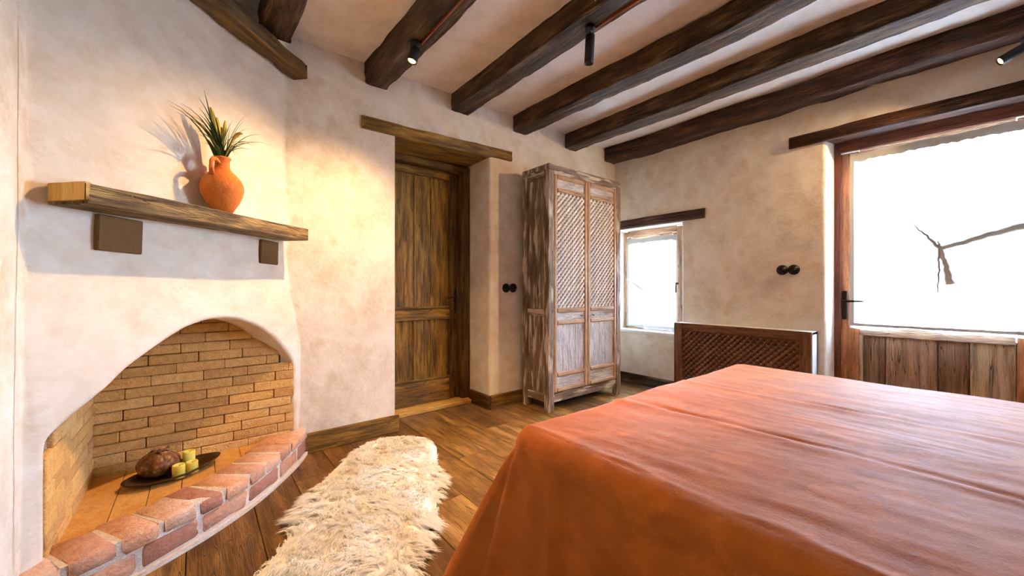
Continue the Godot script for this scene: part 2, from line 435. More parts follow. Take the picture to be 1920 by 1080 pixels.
# ------------------------------------------------------------------ room shell
func room():
	var wb = struct("wall_back", "cream lime-plastered wall with the wooden door", "wall")
	var st := flat_st()
	add_box(st, Vector3(LEFTX - 0.3, 0, -0.62), Vector3(0.5, CEIL + 0.2, -0.5))
	var lp := PackedVector2Array([Vector2(LEFTX - 0.3, -0.5), Vector2(DOORX0, -0.5)])
	lp.append_array(arc2(Vector2(DOORX0 - 0.008, -0.008), 0.008, 0, PI / 2, 3))
	lp.append(Vector2(LEFTX - 0.3, 0))
	add_plan(st, lp, 0, 2.13)
	var rp := PackedVector2Array([Vector2(0.3, 0.0)])
	rp.append_array(arc2(Vector2(DOORX1 + 0.03, -0.03), 0.03, PI / 2, PI, 6))
	rp.append_array(PackedVector2Array([Vector2(DOORX1 + 0.012, -0.5), Vector2(0.3, -0.5)]))
	add_plan(st, rp, 0, 2.13)
	add_box(st, Vector3(LEFTX - 0.3, 2.13, -0.5), Vector3(0.3, CEIL + 0.2, 0))
	obj("plaster", done(st), M.plaster, wb)

	var wr = struct("wall_right", "cream lime-plastered wall with the curtained window and garden door", "wall")
	st = flat_st()
	add_box(st, Vector3(0, 0, -0.62), Vector3(0.42, CEIL + 0.2, 0.0))
	add_box(st, Vector3(0, 0, 0.0), Vector3(0.42, 0.54, 0.70))
	add_plan(st, PackedVector2Array([Vector2(0, 0.03), Vector2(0, 0.0), Vector2(0.42, 0.0), Vector2(0.42, 0.0)]), 0.54, 1.625)
	add_box(st, Vector3(0, 1.625, 0.0), Vector3(0.42, 2.13, 0.778))
	var mp := PackedVector2Array([Vector2(0.42, 0.70), Vector2(0.42, 1.872), Vector2(0.15, 1.872)])
	mp.append_array(arc2(Vector2(0.025, 1.825), 0.025, PI / 2, PI, 5))
	mp.append_array(arc2(Vector2(0.02, 0.778), 0.02, PI, PI * 1.5, 5))
	mp.append(Vector2(0.15, 0.70))
	add_plan(st, mp, 0, 2.13)
	add_plan(st, PackedVector2Array([Vector2(0, 2.86), Vector2(0.15, 2.83), Vector2(0.42, 2.83), Vector2(0.42, 4.3), Vector2(0, 4.3)]), 0, 2.13)
	add_box(st, Vector3(0, 2.13, 0.0), Vector3(0.42, CEIL + 0.2, 4.3))
	obj("plaster", done(st), M.plaster, wr)
	st = flat_st(); add_box(st, Vector3(-0.012, 0.535, 0.0), Vector3(0.2, 0.56, 0.752))
	obj("window_sill", done(st), M.white_paint, wr)

	var wl = struct("wall_left", "narrow strip of pale plaster wall left of the fireplace", "wall")
	st = flat_st(); add_box(st, Vector3(LEFTX - 0.3, 0, 0.0), Vector3(LEFTX, CEIL + 0.2, 4.3)); obj("plaster", done(st), M.plaster, wl)
	var wf = struct("wall_front", "plain plaster wall behind the bed head", "wall")
	st = flat_st(); add_box(st, Vector3(LEFTX - 0.3, 0, 4.0), Vector3(0.42, CEIL + 0.2, 4.3)); obj("plaster", done(st), M.plaster, wf)

	var ce = struct("ceiling", "white plaster ceiling between the dark beams", "ceiling")
	st = flat_st(); add_box(st, Vector3(LEFTX - 0.3, CEIL, -0.62), Vector3(0.42, CEIL + 0.2, 4.3)); obj("plaster", done(st), M.ceiling, ce)

	# floor: boards along z, each its own piece
	var fl = struct("floor", "honey brown reclaimed oak floorboards", "floor")
	st = flat_st(); add_box(st, Vector3(LEFTX - 0.3, -0.2, -0.62), Vector3(0.42, -0.022, 4.3)); obj("subfloor", done(st), M.joint, fl)
	var x := LEFTX
	var row := 0
	while x < -0.01:
		var w: float = minf([0.205, 0.17, 0.235, 0.19][row % 4], 0.0 - x)
		var z := -0.35 if (x > DOORX0 - 0.3 and x < DOORX1) else 0.0
		var first := true
		while z < 3.99:
			var l := rng.randf_range(0.55, 1.5)
			if first and z == 0.0: l = rng.randf_range(0.2, 1.1)
			first = false
			if z + l > 3.75: l = 4.0 - z
			if w > 0.03:
				var o = obj("plank", bar(snappedf(l, 0.05) - 0.003, 0.022, w - 0.003, 0.0015, Vector2((row * 37) % 11 * 0.31, (row * 53) % 7 * 0.41 + snappedf(z, 0.1))), M.planks[rng.randi() % 6], fl, Vector3(x + w / 2, -0.0115 + rng.randf_range(-0.0008, 0.0006), z + snappedf(l, 0.05) / 2), Vector3(0, PI / 2, 0))
				o.rotation.x = 0
			z += snappedf(l, 0.05)
		x += w
		row += 1

	# baseboards
	var bl = struct("baseboard_back", "ochre wooden baseboard between hearth and door", "baseboard")
	obj("board", bar(0.60, 0.118, 0.022, 0.004), M.ochre, bl, Vector3(-2.772, 0.059, 0.012))
	var br = struct("baseboard_jamb", "short ochre baseboard wrapping the door reveal corner", "baseboard")
	obj("board", bar(1.68, 0.112, 0.022, 0.003, Vector2(3, 1)), M.ochre, br, Vector3(-0.845, 0.056, 0.012))
	obj("return_board", bar(0.30, 0.112, 0.022, 0.003, Vector2(5, 2)), M.ochre_dark, br, Vector3(-1.698, 0.056, -0.128), Vector3(0, PI / 2, 0))
	var bw = struct("baseboard_right", "dark wooden baseboard under the small window", "baseboard")
	obj("board", bar(1.80, 0.105, 0.022, 0.003, Vector2(1, 4)), M.beam, bw, Vector3(-0.012, 0.0525, 0.93), Vector3(0, PI / 2, 0))

# ------------------------------------------------------------------ ceiling beams
func beams():
	var rows := [
		[-2.62, 2.43, "beam", "dark ceiling beam carrying the glowing spotlight"],
		[-1.975, 2.43, "beam", "ceiling beam carrying the hanging black spotlight"],
		[-1.355, 2.425, "beam", "cracked brown ceiling beam, third from the window wall"],
		[-0.723, 2.42, "beam", "brown ceiling beam with a pale underside, next to the last one by the window wall"],
		[-0.107, 2.415, "beam_red", "reddish brown ceiling beam running along the window wall"],
	]
	var k := 0
	for r in rows:
		var o = obj("ceiling_beam", timber(4.06, 0.14, 0.152, 3 + k * 5, 0.009, 0.05), M[r[2]], self, Vector3(r[0], r[1], 1.98), Vector3(0, -PI / 2, 0))
		tag(o, r[3], "beam", "parallel ceiling beams")
		k += 1
	var s = obj("ceiling_beam", timber(3.85, 0.14, 0.155, 61, 0.012, 0.05), M.beam, self, Vector3(-3.245, 2.432, 2.085), Vector3(0, -PI / 2, 0))
	tag(s, "short-cut ceiling beam resting on the diagonal timber above the fireplace", "beam", "parallel ceiling beams")
	# diagonal trimmer over the chimney breast
	var d := Vector3(-0.7357, 0, 0.6773); var n := Vector3(0.6773, 0, 0.7357)
	var mid := Vector3(-3.157, 2.288, 0) + d * 0.52 + n * 0.06
	var t = obj("diagonal_timber", timber(1.10, 0.085, 0.105, 77, 0.011, 0.04), M.ochre_dark, self, mid, Vector3(0, atan2(-d.z, d.x), 0))
	tag(t, "rough diagonal timber crossing the top of the chimney breast", "beam")

func lintels():
	var o = obj("door_lintel", timber(1.26, 0.084, 0.50, 15, 0.008, 0.04), M.ochre, self, Vector3(-2.092, 2.108, -0.228), Vector3(0, 0, 0.02))
	tag(o, "ochre wooden lintel above the panelled door", "lintel")
	o = obj("window_lintel", timber(1.0, 0.09, 0.26, 25, 0.004, 0.05), M.beam_red, self, Vector3(0.112, 1.672, 0.478), Vector3(0, -PI / 2, 0))
	tag(o, "short dark wooden lintel above the small window", "lintel")
	o = obj("garden_door_lintel", timber(1.50, 0.086, 0.42, 35, 0.005, 0.05), M.beam_red, self, Vector3(0.192, 2.112, 2.374), Vector3(0, -PI / 2, 0))
	tag(o, "long dark wooden lintel above the curtained garden door", "lintel")

# ------------------------------------------------------------------ wooden door in the back wall
func door_one():
	var d = struct("door_1", "ochre panelled wooden door with black lever handle", "door", Vector3(-2.09, 0, -0.36))
	# frame
	obj("jamb", bar(2.05, 0.088, 0.10, 0.006, Vector2(1, 1)), M.ochre_dark, d, Vector3(0.375, 1.025, 0.0), Vector3(0, 0, PI / 2))
	obj("jamb", bar(2.05, 0.06, 0.10, 0.006, Vector2(2, 1)), M.ochre_dark, d, Vector3(-0.39, 1.025, 0.0), Vector3(0, 0, PI / 2))
	obj("frame_head", bar(0.83, 0.06, 0.10, 0.006, Vector2(3, 2)), M.ochre_dark, d, Vector3(0, 2.035, 0.0))
	obj("threshold", bar(0.80, 0.032, 0.17, 0.006, Vector2(4, 3)), M.threshold, d, Vector3(0.0, 0.016, 0.035))
	# leaf
	var zz := -0.03
	var leaf := Node3D.new(); leaf.name = "leaf"; d.add_child(leaf); leaf.position = Vector3(0, 0, zz)
	var k := 0
	for s in [[-0.325, 0.10], [0.285, 0.092]]:
		obj("stile", bar(1.955, s[1], 0.042, 0.004, Vector2(k * 1.7, 5)), M.ochre_dark if k else M.ochre, leaf, Vector3(s[0], 1.0225, 0), Vector3(0, 0, PI / 2)); k += 1
	for r in [[1.972, 0.056], [0.79, 0.085], [0.135, 0.20]]:
		obj("rail", bar(0.52, r[1], 0.042, 0.004, Vector2(k * 1.3, 2)), M.ochre, leaf, Vector3(-0.0185, r[0], 0.0)); k += 1
	for y in [0.838, 0.742, 0.24, 1.94]:
		obj("moulding", bar(0.518, 0.014, 0.016, 0.004, Vector2(k, 1)), M.ochre, leaf, Vector3(-0.0185, y, 0.024)); k += 1
	for b in [[-0.275, -0.088], [-0.085, 0.062], [0.065, 0.239]]:
		obj("panel_board", bar(1.10, b[1] - b[0], 0.018, 0.003, Vector2(k * 2.3, 3 + k * 0.4)), M.ochre if k % 2 else M.ochre_light, leaf, Vector3((b[0] + b[1]) / 2, 1.39, -0.006), Vector3(0, 0, PI / 2)); k += 1
		obj("panel_board", bar(0.50, b[1] - b[0], 0.018, 0.003, Vector2(k * 2.9, 2 + k * 0.7)), M.ochre, leaf, Vector3((b[0] + b[1]) / 2, 0.49, -0.006), Vector3(0, 0, PI / 2)); k += 1
	var st := flat_st(); add_bar(st, 0.50, 0.012, 0.014, 0.004, Vector2(9, 1))
	obj("bead", done(st), M.ochre_light, leaf, Vector3(-0.087, 0.49, 0.008), Vector3(0, 0, PI / 2))
	# handle
	var h := SurfaceTool.new(); h.begin(Mesh.PRIMITIVE_TRIANGLES); h.set_smooth_group(-1)
	var pts := PackedVector2Array()
	for q in [[-0.011, -0.095], [0.0, -0.118], [0.011, -0.095], [0.013, -0.06], [0.008, -0.03], [0.014, 0.0], [0.008, 0.03], [0.013, 0.06], [0.011, 0.095], [0.0, 0.118], [-0.011, 0.095], [-0.013, 0.06], [-0.008, 0.03], [-0.014, 0.0], [-0.008, -0.03], [-0.013, -0.06]]: pts.append(Vector2(q[0], q[1]))
	add_plan(h, pts, 0, 0.006)
	var plate = obj("handle_plate", done(h), M.iron, leaf, Vector3(0.293, 0.888, 0.022), Vector3(PI / 2, 0, 0))
	obj("lever", tube([Vector3(0, 0.0, -0.03), Vector3(0, 0.045, -0.03), Vector3(-0.02, 0.055, -0.03), Vector3(-0.07, 0.056, -0.032), Vector3(-0.105, 0.052, -0.026)], [0.008, 0.008, 0.008, 0.006, 0.007], 8), M.iron, plate)

# ------------------------------------------------------------------ small curtained window
func window_one():
	var w = struct("window_1", "small wooden casement window behind a white curtain", "window", Vector3(0.165, 0.555, 0.36))
	var k := 0
	for z in [-0.325, 0.305]:
		obj("frame_post", bar(1.06, 0.06, 0.06, 0.004, Vector2(k, 0)), M.garden, w, Vector3(0, 0.53, z), Vector3(0, 0, PI / 2)); k += 1
	for y in [0.03, 1.035]:
		obj("frame_rail", bar(0.57, 0.06, 0.06, 0.004, Vector2(k, 2)), M.garden, w, Vector3(0, y, -0.01), Vector3(0, PI / 2, 0)); k += 1
	for z in [-0.27, 0.25]:
		obj("sash_stile", bar(0.94, 0.05, 0.036, 0.004, Vector2(k, 4)), M.garden, w, Vector3(0.0, 0.53, z), Vector3(0, 0, PI / 2)); k += 1
	for y in [0.085, 0.98]:
		obj("sash_rail", bar(0.47, 0.05, 0.036, 0.004, Vector2(k, 6)), M.garden, w, Vector3(0.0, y, -0.01), Vector3(0, PI / 2, 0)); k += 1
	var st := flat_st(); add_box(st, Vector3(-0.002, 0.11, -0.245), Vector3(0.002, 0.955, 0.225)); obj("pane", done(st), M.glass, w)
	var hp = obj("handle", tube([Vector3(0, 0, 0), Vector3(-0.03, 0, 0), Vector3(-0.034, -0.03, 0), Vector3(-0.034, -0.09, 0)], [0.012, 0.008, 0.007, 0.007], 8), M.iron, w, Vector3(-0.028, 0.49, 0.285))
	hp.set_meta("label", "dark window latch")
	curtain(Vector3(0.112, 0, 0), 0.085, 0.655, 0.575, 1.535, "white sheer curtain over the small window", [[[0.085, 1.10], [0.29, 0.975], 0.016, 0.024], [[0.29, 0.99], [0.278, 0.80], 0.016, 0.006]], 31)

func curtain(base: Vector3, z0: float, z1: float, y0: float, y1: float, label: String, straps: Array, sd: int):
	var c = thing("curtain", label, "curtain", Vector3(base.x, y0, (z0 + z1) / 2))
	var zc := (z0 + z1) / 2
	var f := func(z: float, y: float) -> float:
		var drop: float = (y1 - y) / (y1 - y0)
		return 0.008 * drop * sin((z - z0) * 46.0 + 2.0 * fn.get_noise_2d(z * 4.0, sd)) + 0.006 * fn.get_noise_2d(z * 6.0 + sd, y * 2.0) - 0.004
	var rows := []; var uv := []
	var nz := int((z1 - z0) / 0.012); var ny := 24
	for j in ny + 1:
		var r := PackedVector3Array()
		for i in nz + 1:
			var z := lerpf(z0, z1, float(i) / nz)
			var yb := y0 + 0.008 * sin(z * 17.0 + sd) + 0.012 * fn.get_noise_2d(z * 3.0, sd + 4.0)
			var yt := y1 - 0.010 * absf(sin((z - z0) * 9.0))
			var y := lerpf(yb, yt, float(j) / ny)
			r.append(Vector3(f.call(z, y), y - y0, z - zc))
		rows.append(r)
	obj("cloth", sheet(rows), M.linen, c)
	# doubled hems: top, sides and bottom
	var strip := func(called: String, za: float, zb: float, ya: float, yb: float, fray: float):
		var rr := []
		var n2 := maxi(3, int((zb - za) / 0.02)); var m2 := maxi(2, int((yb - ya) / 0.02))
		for j in m2 + 1:
			var r := PackedVector3Array()
			for i in n2 + 1:
				var z := lerpf(za, zb, float(i) / n2)
				var top := minf(yb, y1 - 0.010 * absf(sin((z - z0) * 9.0)))
				var lowv := ya + fray * (0.5 + 0.5 * fn.get_noise_2d(z * 60.0, sd)) if j == 0 else ya
				var y := lerpf(lowv, top, float(j) / m2)
				r.append(Vector3(f.call(z, y) - 0.003, y - y0, z - zc))
			rr.append(r)
		obj(called, sheet(rr), M.hem, c)
	strip.call("top_hem", z0, z1, y1 - 0.07, y1, 0.022)
	strip.call("bottom_hem", z0, z1, y0 + 0.012, y0 + 0.035, 0.004)
	strip.call("side_hem", z0, z0 + 0.022, y0 + 0.03, y1 - 0.02, 0.0)
	for s in straps:
		var a := Vector3(-0.012, s[0][1] - y0, s[0][0] - zc); var b := Vector3(-0.012, s[1][1] - y0, s[1][0] - zc)
		var across := (b - a).normalized().cross(Vector3.RIGHT)
		var rr := []
		for j in 13:
			var t := j / 12.0
			var p := a.lerp(b, t); var wd := lerpf(s[2], s[3], t) / 2
			p += across * 0.006 * fn.get_noise_2d(t * 5.0, sd + j * 0.1)
			var r := PackedVector3Array()
			for e in [[-1.0, 0.0], [-0.5, -0.006], [0.0, -0.003], [0.5, -0.007], [1.0, 0.0], [0.0, 0.004]]: r.append(p + across * wd * e[0] + Vector3(e[1], 0, 0))
			rr.append(r)
		obj("tie_band", sheet(rr, true), M.hem, c)

# ------------------------------------------------------------------ glazed garden door
func door_two():
	var d = struct("door_2", "glazed wooden garden door with plank bottom, curtained", "door", Vector3(0.165, 0, 2.35))
	var k := 0
	for z in [-0.464, 0.472]:
		obj("frame_post", bar(2.07, 0.038, 0.08, 0.003, Vector2(k, 0)), M.frame_red, d, Vector3(0, 1.035, z), Vector3(0, PI / 2, PI / 2)); k += 1
	obj("frame_head", bar(0.91, 0.085, 0.08, 0.004, Vector2(3, 1)), M.frame_red, d, Vector3(0, 2.0325, 0), Vector3(0, PI / 2, 0))
	for z in [-0.397, 0.405]:
		obj("stile", bar(1.97, 0.106, 0.045, 0.004, Vector2(k * 1.7, 3)), M.garden_post, d, Vector3(0.0, 1.0, z), Vector3(0, PI / 2, PI / 2)); k += 1
	for r in [[1.963, 0.066], [0.695, 0.07], [0.11, 0.18]]:
		obj("rail", bar(0.69, r[1], 0.045, 0.004, Vector2(k * 1.1, 5)), M.garden, d, Vector3(0, r[0], 0.003), Vector3(0, PI / 2, 0)); k += 1
	var cuts := [-0.345, -0.207, 0.038, 0.172, 0.352]
	for i in 4:
		var w: float = cuts[i + 1] - cuts[i] - 0.004
		obj("plank", bar(0.48, w, 0.024, 0.003, Vector2(k * 2.1, 1 + k * 0.6)), [M.garden_grey, M.garden, M.garden_grey, M.garden_pale][i], d, Vector3(0.0, 0.43, (cuts[i] + cuts[i + 1]) / 2), Vector3(0, PI / 2, PI / 2)); k += 1
	obj("backing_board", bar(0.70, 0.5, 0.008, 0.002, Vector2(2, 9)), M.garden, d, Vector3(0.017, 0.43, 0.003), Vector3(0, PI / 2, 0))
	obj("bead", bar(0.47, 0.022, 0.02, 0.004, Vector2(7, 7)), M.garden_pale, d, Vector3(-0.014, 0.43, -0.335), Vector3(0, PI / 2, PI / 2))
	var st := flat_st(); add_box(st, Vector3(-0.002, 0.735, -0.343), Vector3(0.002, 1.925, 0.351)); obj("pane", done(st), M.glass, d)
	var hp = obj("handle_plate", bar(0.21, 0.03, 0.008, 0.003), M.iron, d, Vector3(-0.028, 0.875, -0.423), Vector3(0, PI / 2, PI / 2))
	obj("lever", tube([Vector3(0.03, 0.0, 0.0), Vector3(0.03, 0.0, -0.05), Vector3(0.03, 0.02, -0.056), Vector3(0.03, 0.115, -0.056)], [0.008, 0.008, 0.008, 0.006], 8), M.iron, hp)
	curtain(Vector3(0.112, 0, 0), 1.962, 2.80, 0.715, 1.966, "large white sheer curtain over the glazed garden door", [[[2.28, 1.425], [2.405, 1.245], 0.006, 0.026], [[2.40, 1.25], [2.80, 1.38], 0.03, 0.046], [[2.408, 1.25], [2.445, 1.02], 0.02, 0.05], [[2.40, 1.25], [2.392, 0.97], 0.016, 0.008], [[2.395, 1.30], [2.402, 1.25], 0.008, 0.02]], 57)

func outdoors():
	var g = struct("floor_terrace", "pale stone terrace outside the garden door", "terrace")
	var st := flat_st(); add_box(st, Vector3(0.42, -0.3, -2), Vector3(9, -0.12, 7)); obj("paving", done(st), M.stone, g)
	var p = thing("garden_post", "dark timber post outside, seen through the large curtain", "post", Vector3(2.4, -0.12, 3.33))
	obj("shaft", bar(1.3, 0.11, 0.11, 0.006), M.outpost, p, Vector3(0, 0.65, 0), Vector3(0, 0, PI / 2))
	obj("base_block", bar(0.14, 0.22, 0.16, 0.01), M.outpost, p, Vector3(0, 0.11, 0))
	var q = thing("garden_pot", "round stone pot outside, seen low through the large curtain", "pot", Vector3(2.6, -0.12, 3.92))
	obj("bowl", lathe([Vector2(0.0, 0.0), Vector2(0.16, 0.0), Vector2(0.24, 0.16), Vector2(0.28, 0.34), Vector2(0.26, 0.5), Vector2(0.2, 0.62), Vector2(0.0, 0.68)], 24), M.outpost, q)
	var w = thing("garden_wall", "low stone wall bounding the terrace outside the curtain", "wall", Vector3(5.5, -0.12, 3.0))
	obj("wall_body", bar(9.0, 0.55, 0.3, 0.02), M.stone, w, Vector3(0, 0.275, 0), Vector3(0, PI / 2, 0))

# ------------------------------------------------------------------ corner fireplace
const FP := Vector3(-3.157, 0, 0)
const FD := Vector3(-0.7357, 0, 0.6773)
const FN := Vector3(0.6773, 0, 0.7357)

func face_off(y: float) -> float:
	return 0.05 * (1.0 - smoothstep(0.55, 1.25, y))

func face(s: float, y: float, o := 0.0) -> Vector3:
	var p := FP + FD * s + FN * (face_off(y) + o) + Vector3(0, y, 0)
	return Vector3(maxf(p.x, LEFTX + 0.001), minf(p.y, CEIL - 0.001), maxf(p.z, 0.001))

func hearth_curve() -> PackedVector2Array:
	var raw := [Vector2(-3.055, 0.003), Vector2(-3.10, 0.10), Vector2(-3.187, 0.245), Vector2(-3.354, 0.468), Vector2(-3.515, 0.622), Vector2(-3.629, 0.705), Vector2(-3.722, 0.764), Vector2(-3.85, 0.835), Vector2(-3.972, 0.89)]
	var c := Curve2D.new()
	for i in raw.size():
		var t: Vector2 = (raw[mini(i + 1, raw.size() - 1)] - raw[maxi(i - 1, 0)]) / 6.0
		c.add_point(raw[i], -t, t)
	c.bake_interval = 0.01
	return c.get_baked_points()

func along(c: PackedVector2Array, d: float) -> Array:   # point and tangent at an arc length
	for i in c.size() - 1:
		var l := c[i].distance_to(c[i + 1])
		if d <= l or i == c.size() - 2: return [c[i].lerp(c[i + 1], clampf(d / l, 0, 1)), (c[mini(i + 3, c.size() - 1)] - c[maxi(i - 2, 0)]).normalized()]
		d -= l
	return []

func fireplace():
	var fp = thing("fireplace", "whitewashed corner fireplace with arched firebox and curved brick hearth", "fireplace", Vector3.ZERO)
	# chimney breast: a ring of quads between the arch and the outline, with a rounded lip and a soffit
	var arch := [Vector2(1.098, 0.0), Vector2(1.098, 0.25), Vector2(1.098, 0.42), Vector2(1.096, 0.506), Vector2(1.083, 0.537), Vector2(1.007, 0.597), Vector2(0.932, 0.649), Vector2(0.869, 0.702), Vector2(0.771, 0.761), Vector2(0.698, 0.800), Vector2(0.618, 0.835), Vector2(0.529, 0.855), Vector2(0.445, 0.856), Vector2(0.354, 0.840), Vector2(0.235, 0.791), Vector2(0.121, 0.706), Vector2(0.030, 0.603), Vector2(0.002, 0.545), Vector2(-0.004, 0.45), Vector2(-0.004, 0.2), Vector2(-0.004, 0.0)]
	var cv := Curve2D.new()
	for i in arch.size():
		var t: Vector2 = (arch[mini(i + 1, arch.size() - 1)] - arch[maxi(i - 1, 0)]) / 7.0
		cv.add_point(arch[i], -t, t)
	cv.bake_interval = 0.025
	var inner := cv.get_baked_points()
	var n := inner.size()
	var outer := PackedVector2Array()
	for i in n:
		var p := inner[i]; var q: Vector2
		var f := float(i) / (n - 1)
		if f < 0.24: q = Vector2(1.24, lerpf(0.0, CEIL + 0.02, f / 0.24))
		elif f > 0.78: q = Vector2(-0.12, lerpf(CEIL + 0.02, 0.0, (f - 0.78) / 0.22))
		else: q = Vector2(lerpf(1.24, -0.12, (f - 0.24) / 0.54), CEIL + 0.02)
		outer.append(q)
	var rows := []
	var norm := PackedVector2Array()
	for i in n:
		var t := (inner[mini(i + 1, n - 1)] - inner[maxi(i - 1, 0)]).normalized()
		norm.append(Vector2(-t.y, t.x))    # towards the opening or away; fixed below
	for i in n:
		if (Vector2(0.55, 0.3) - inner[i]).dot(norm[i]) < 0: norm[i] = -norm[i]
	for j in 25:
		var r := PackedVector3Array(); var g := pow(1.0 - j / 24.0, 1.6)
		for i in n:
			var lip := inner[i] - norm[i] * 0.018
			var p := lip.lerp(outer[i], g)
			r.append(face(p.x, p.y, 0.006 * fn.get_noise_2d(p.x * 2.5, p.y * 2.5) * minf(1.0, g * 6.0)))
		rows.append(r)
	for a in [25.0, 50.0, 75.0, 90.0]:
		var r := PackedVector3Array()
		for i in n:
			var p := inner[i] - norm[i] * 0.018 * (1.0 - sin(deg_to_rad(a)))
			r.append(face(p.x, p.y, -0.018 * (1.0 - cos(deg_to_rad(a)))))
		rows.append(r)
	for o in [-0.05, -0.09, -0.13]:
		var r := PackedVector3Array()
		for i in n: r.append(face(inner[i].x, inner[i].y, o))
		rows.append(r)
	for j in 6:
		var r := PackedVector3Array()
		for i in n:
			var p := inner[i].lerp(outer[i], (j + 1) / 6.0); r.append(face(p.x, p.y, -0.13))
		rows.append(r)
	obj("chimney_breast", sheet(rows), M.plaster_white, fp)
	# back lining of thin bricks
	var back = obj("back_lining", box_mesh(Vector3(-3.96, 0.10, 0.004), Vector3(-3.19, 0.93, 0.016)), M.joint, fp)
	var ch := 0.0497
	for r in 16:
		var y := 0.122 + r * ch
		var x := -3.945 - (0.1 if r % 2 else 0.0) + rng.randf_range(-0.012, 0.012)
		while x < -3.12:
			var l := 0.2 + rng.randf_range(-0.012, 0.012)
			var a := maxf(x, -3.945); var b := minf(x + l, -3.122 if y < 0.56 else -3.20)
			if b - a > 0.025:
				obj("brick", bar(snappedf(b - a - 0.003, 0.004), ch - rng.randi_range(2, 4) * 0.001, 0.03, 0.003), M.firebrick[rng.randi() % 4], back, Vector3((a + b) / 2, y + ch / 2, 0.018 + rng.randf_range(-0.002, 0.003)), Vector3(0, rng.randf_range(-0.008, 0.008), rng.randf_range(-0.006, 0.006)))
			x += l
	var side = obj("side_lining", box_mesh(Vector3(LEFTX + 0.002, 0.10, 0.0), Vector3(-3.955, 0.93, 0.66)), M.mortar, fp)
	for r in 16:
		var y := 0.122 + r * ch
		var z := 0.035 - (0.1 if r % 2 else 0.0) + rng.randf_range(-0.01, 0.01)
		while z < 0.80:
			var l := 0.2 + rng.randf_range(-0.012, 0.012)
			var a := maxf(z, 0.036); var b := minf(z + l, 0.765 if y < 0.46 else 0.66)
			if b - a > 0.025:
				obj("brick", bar(snappedf(b - a - 0.003, 0.004), ch - rng.randi_range(2, 4) * 0.001, 0.024, 0.003), M.firebrick[rng.randi() % 4], side, Vector3(-3.948 + rng.randf_range(-0.002, 0.002), y + ch / 2, (a + b) / 2), Vector3(0, PI / 2, 0))
			z += l
	# hearth
	var c := hearth_curve()
	var total := 0.0
	for i in c.size() - 1: total += c[i].distance_to(c[i + 1])
	var poly := PackedVector2Array()
	for i in range(0, c.size(), 4):
		var t: Vector2 = along(c, total * i / c.size())[1]
		poly.append(c[i] + Vector2(-t.y, t.x) * 0.002)
	poly.append(Vector2(LEFTX + 0.004, 0.86)); poly.append(Vector2(LEFTX + 0.004, 0.005)); poly.append(Vector2(-3.07, 0.005))
	var st := flat_st(); add_plan(st, poly, 0.0, 0.117)
	var hearth = obj("hearth", done(st), M.mortar, fp)
	st = flat_st()
	var bed_poly := PackedVector2Array(); var inner_edge := PackedVector2Array()
	for i in range(0, c.size(), 4):
		var t: Vector2 = along(c, total * i / c.size())[1]
		bed_poly.append(c[i] + Vector2(-t.y, t.x) * 0.002); inner_edge.append(c[i] + Vector2(-t.y, t.x) * 0.165)
	inner_edge.reverse()
	bed_poly.append_array(inner_edge)
	add_plan(st, bed_poly, 0.117, 0.151)
	obj("mortar_bed", done(st), M.mortar, hearth)
	st = flat_st()
	var skirt := PackedVector2Array()
	for i in range(0, c.size(), 4): 
		var t: Vector2 = along(c, total * i / c.size())[1]
		skirt.append(c[i] + Vector2(-t.y, t.x) * -0.014)
	skirt.append(Vector2(LEFTX + 0.004, 0.86)); skirt.append(Vector2(LEFTX + 0.004, 0.3)); skirt.append(Vector2(-3.2, 0.006))
	add_plan(st, skirt, 0.0, 0.016)
	obj("mortar_skirt", done(st), M.mortar, hearth)
	var d := 0.0; var k := 0
	while d < total - 0.02:                      # upper course: headers
		var w: float = 0.118 + [0.0, 0.012, -0.008, 0.006][k % 4]
		var e := along(c, minf(d + w / 2, total)); var t: Vector2 = e[1]; var nn := Vector2(t.y, -t.x)
		if (Vector2(-3.95, 0.02) - e[0]).dot(nn) < 0: nn = -nn
		var ln := 0.185 + rng.randf_range(-0.012, 0.012)
		var m: Vector2 = e[0] + nn * (ln / 2 - 0.008)
		var ob = obj("hearth_brick", brick_mesh(w - 0.017, 0.056, ln, k), M.hearth_brick[[0, 2, 1, 0, 1, 2, 3][k % 7]], hearth, Vector3(m.x, 0.128 + rng.randf_range(-0.003, 0.004), m.y), Vector3(0, atan2(-t.y, t.x) + rng.randf_range(-0.03, 0.03), rng.randf_range(-0.012, 0.012)))
		ob.rotation.x = rng.randf_range(-0.012, 0.012)
		d += w; k += 1
	d = -0.06; k = 0
	while d < total - 0.03:                      # lower course: stretchers
		var w: float = 0.225 + [0.0, -0.02, 0.01][k % 3]
		var a := maxf(d, 0.0); var b := minf(d + w, total)
		var e := along(c, (a + b) / 2); var t: Vector2 = e[1]; var nn := Vector2(t.y, -t.x)
		if (Vector2(-3.95, 0.02) - e[0]).dot(nn) < 0: nn = -nn
		var m: Vector2 = e[0] + nn * 0.042
		if b - a > 0.05: obj("hearth_brick", brick_mesh(b - a - 0.02, 0.07, 0.09, k + 20), M.hearth_brick[(k * 2 + 3) % 4], hearth, Vector3(m.x, 0.0585, m.y), Vector3(0, atan2(-t.y, t.x), 0))
		d += w; k += 1
	# hearth floor tiles
	var edges := [-3.955, -3.828, -3.726, -3.62, -3.50, -3.39, -3.28, -3.12]
	for i in edges.size() - 1:
		var a: float = edges[i] + 0.0015; var b: float = edges[i + 1] - 0.0015
		var za := front_z(c, a) - 0.19; var zb := front_z(c, b) - 0.19
		if zb < 0.06: zb = 0.06
		if za < 0.06: za = 0.06
		st = flat_st(); add_plan(st, PackedVector2Array([Vector2(a, 0.036), Vector2(a, za), Vector2(b, zb), Vector2(b, 0.036)]), 0.1175, 0.131)
		obj("hearth_tile", done(st), M.tile, hearth)
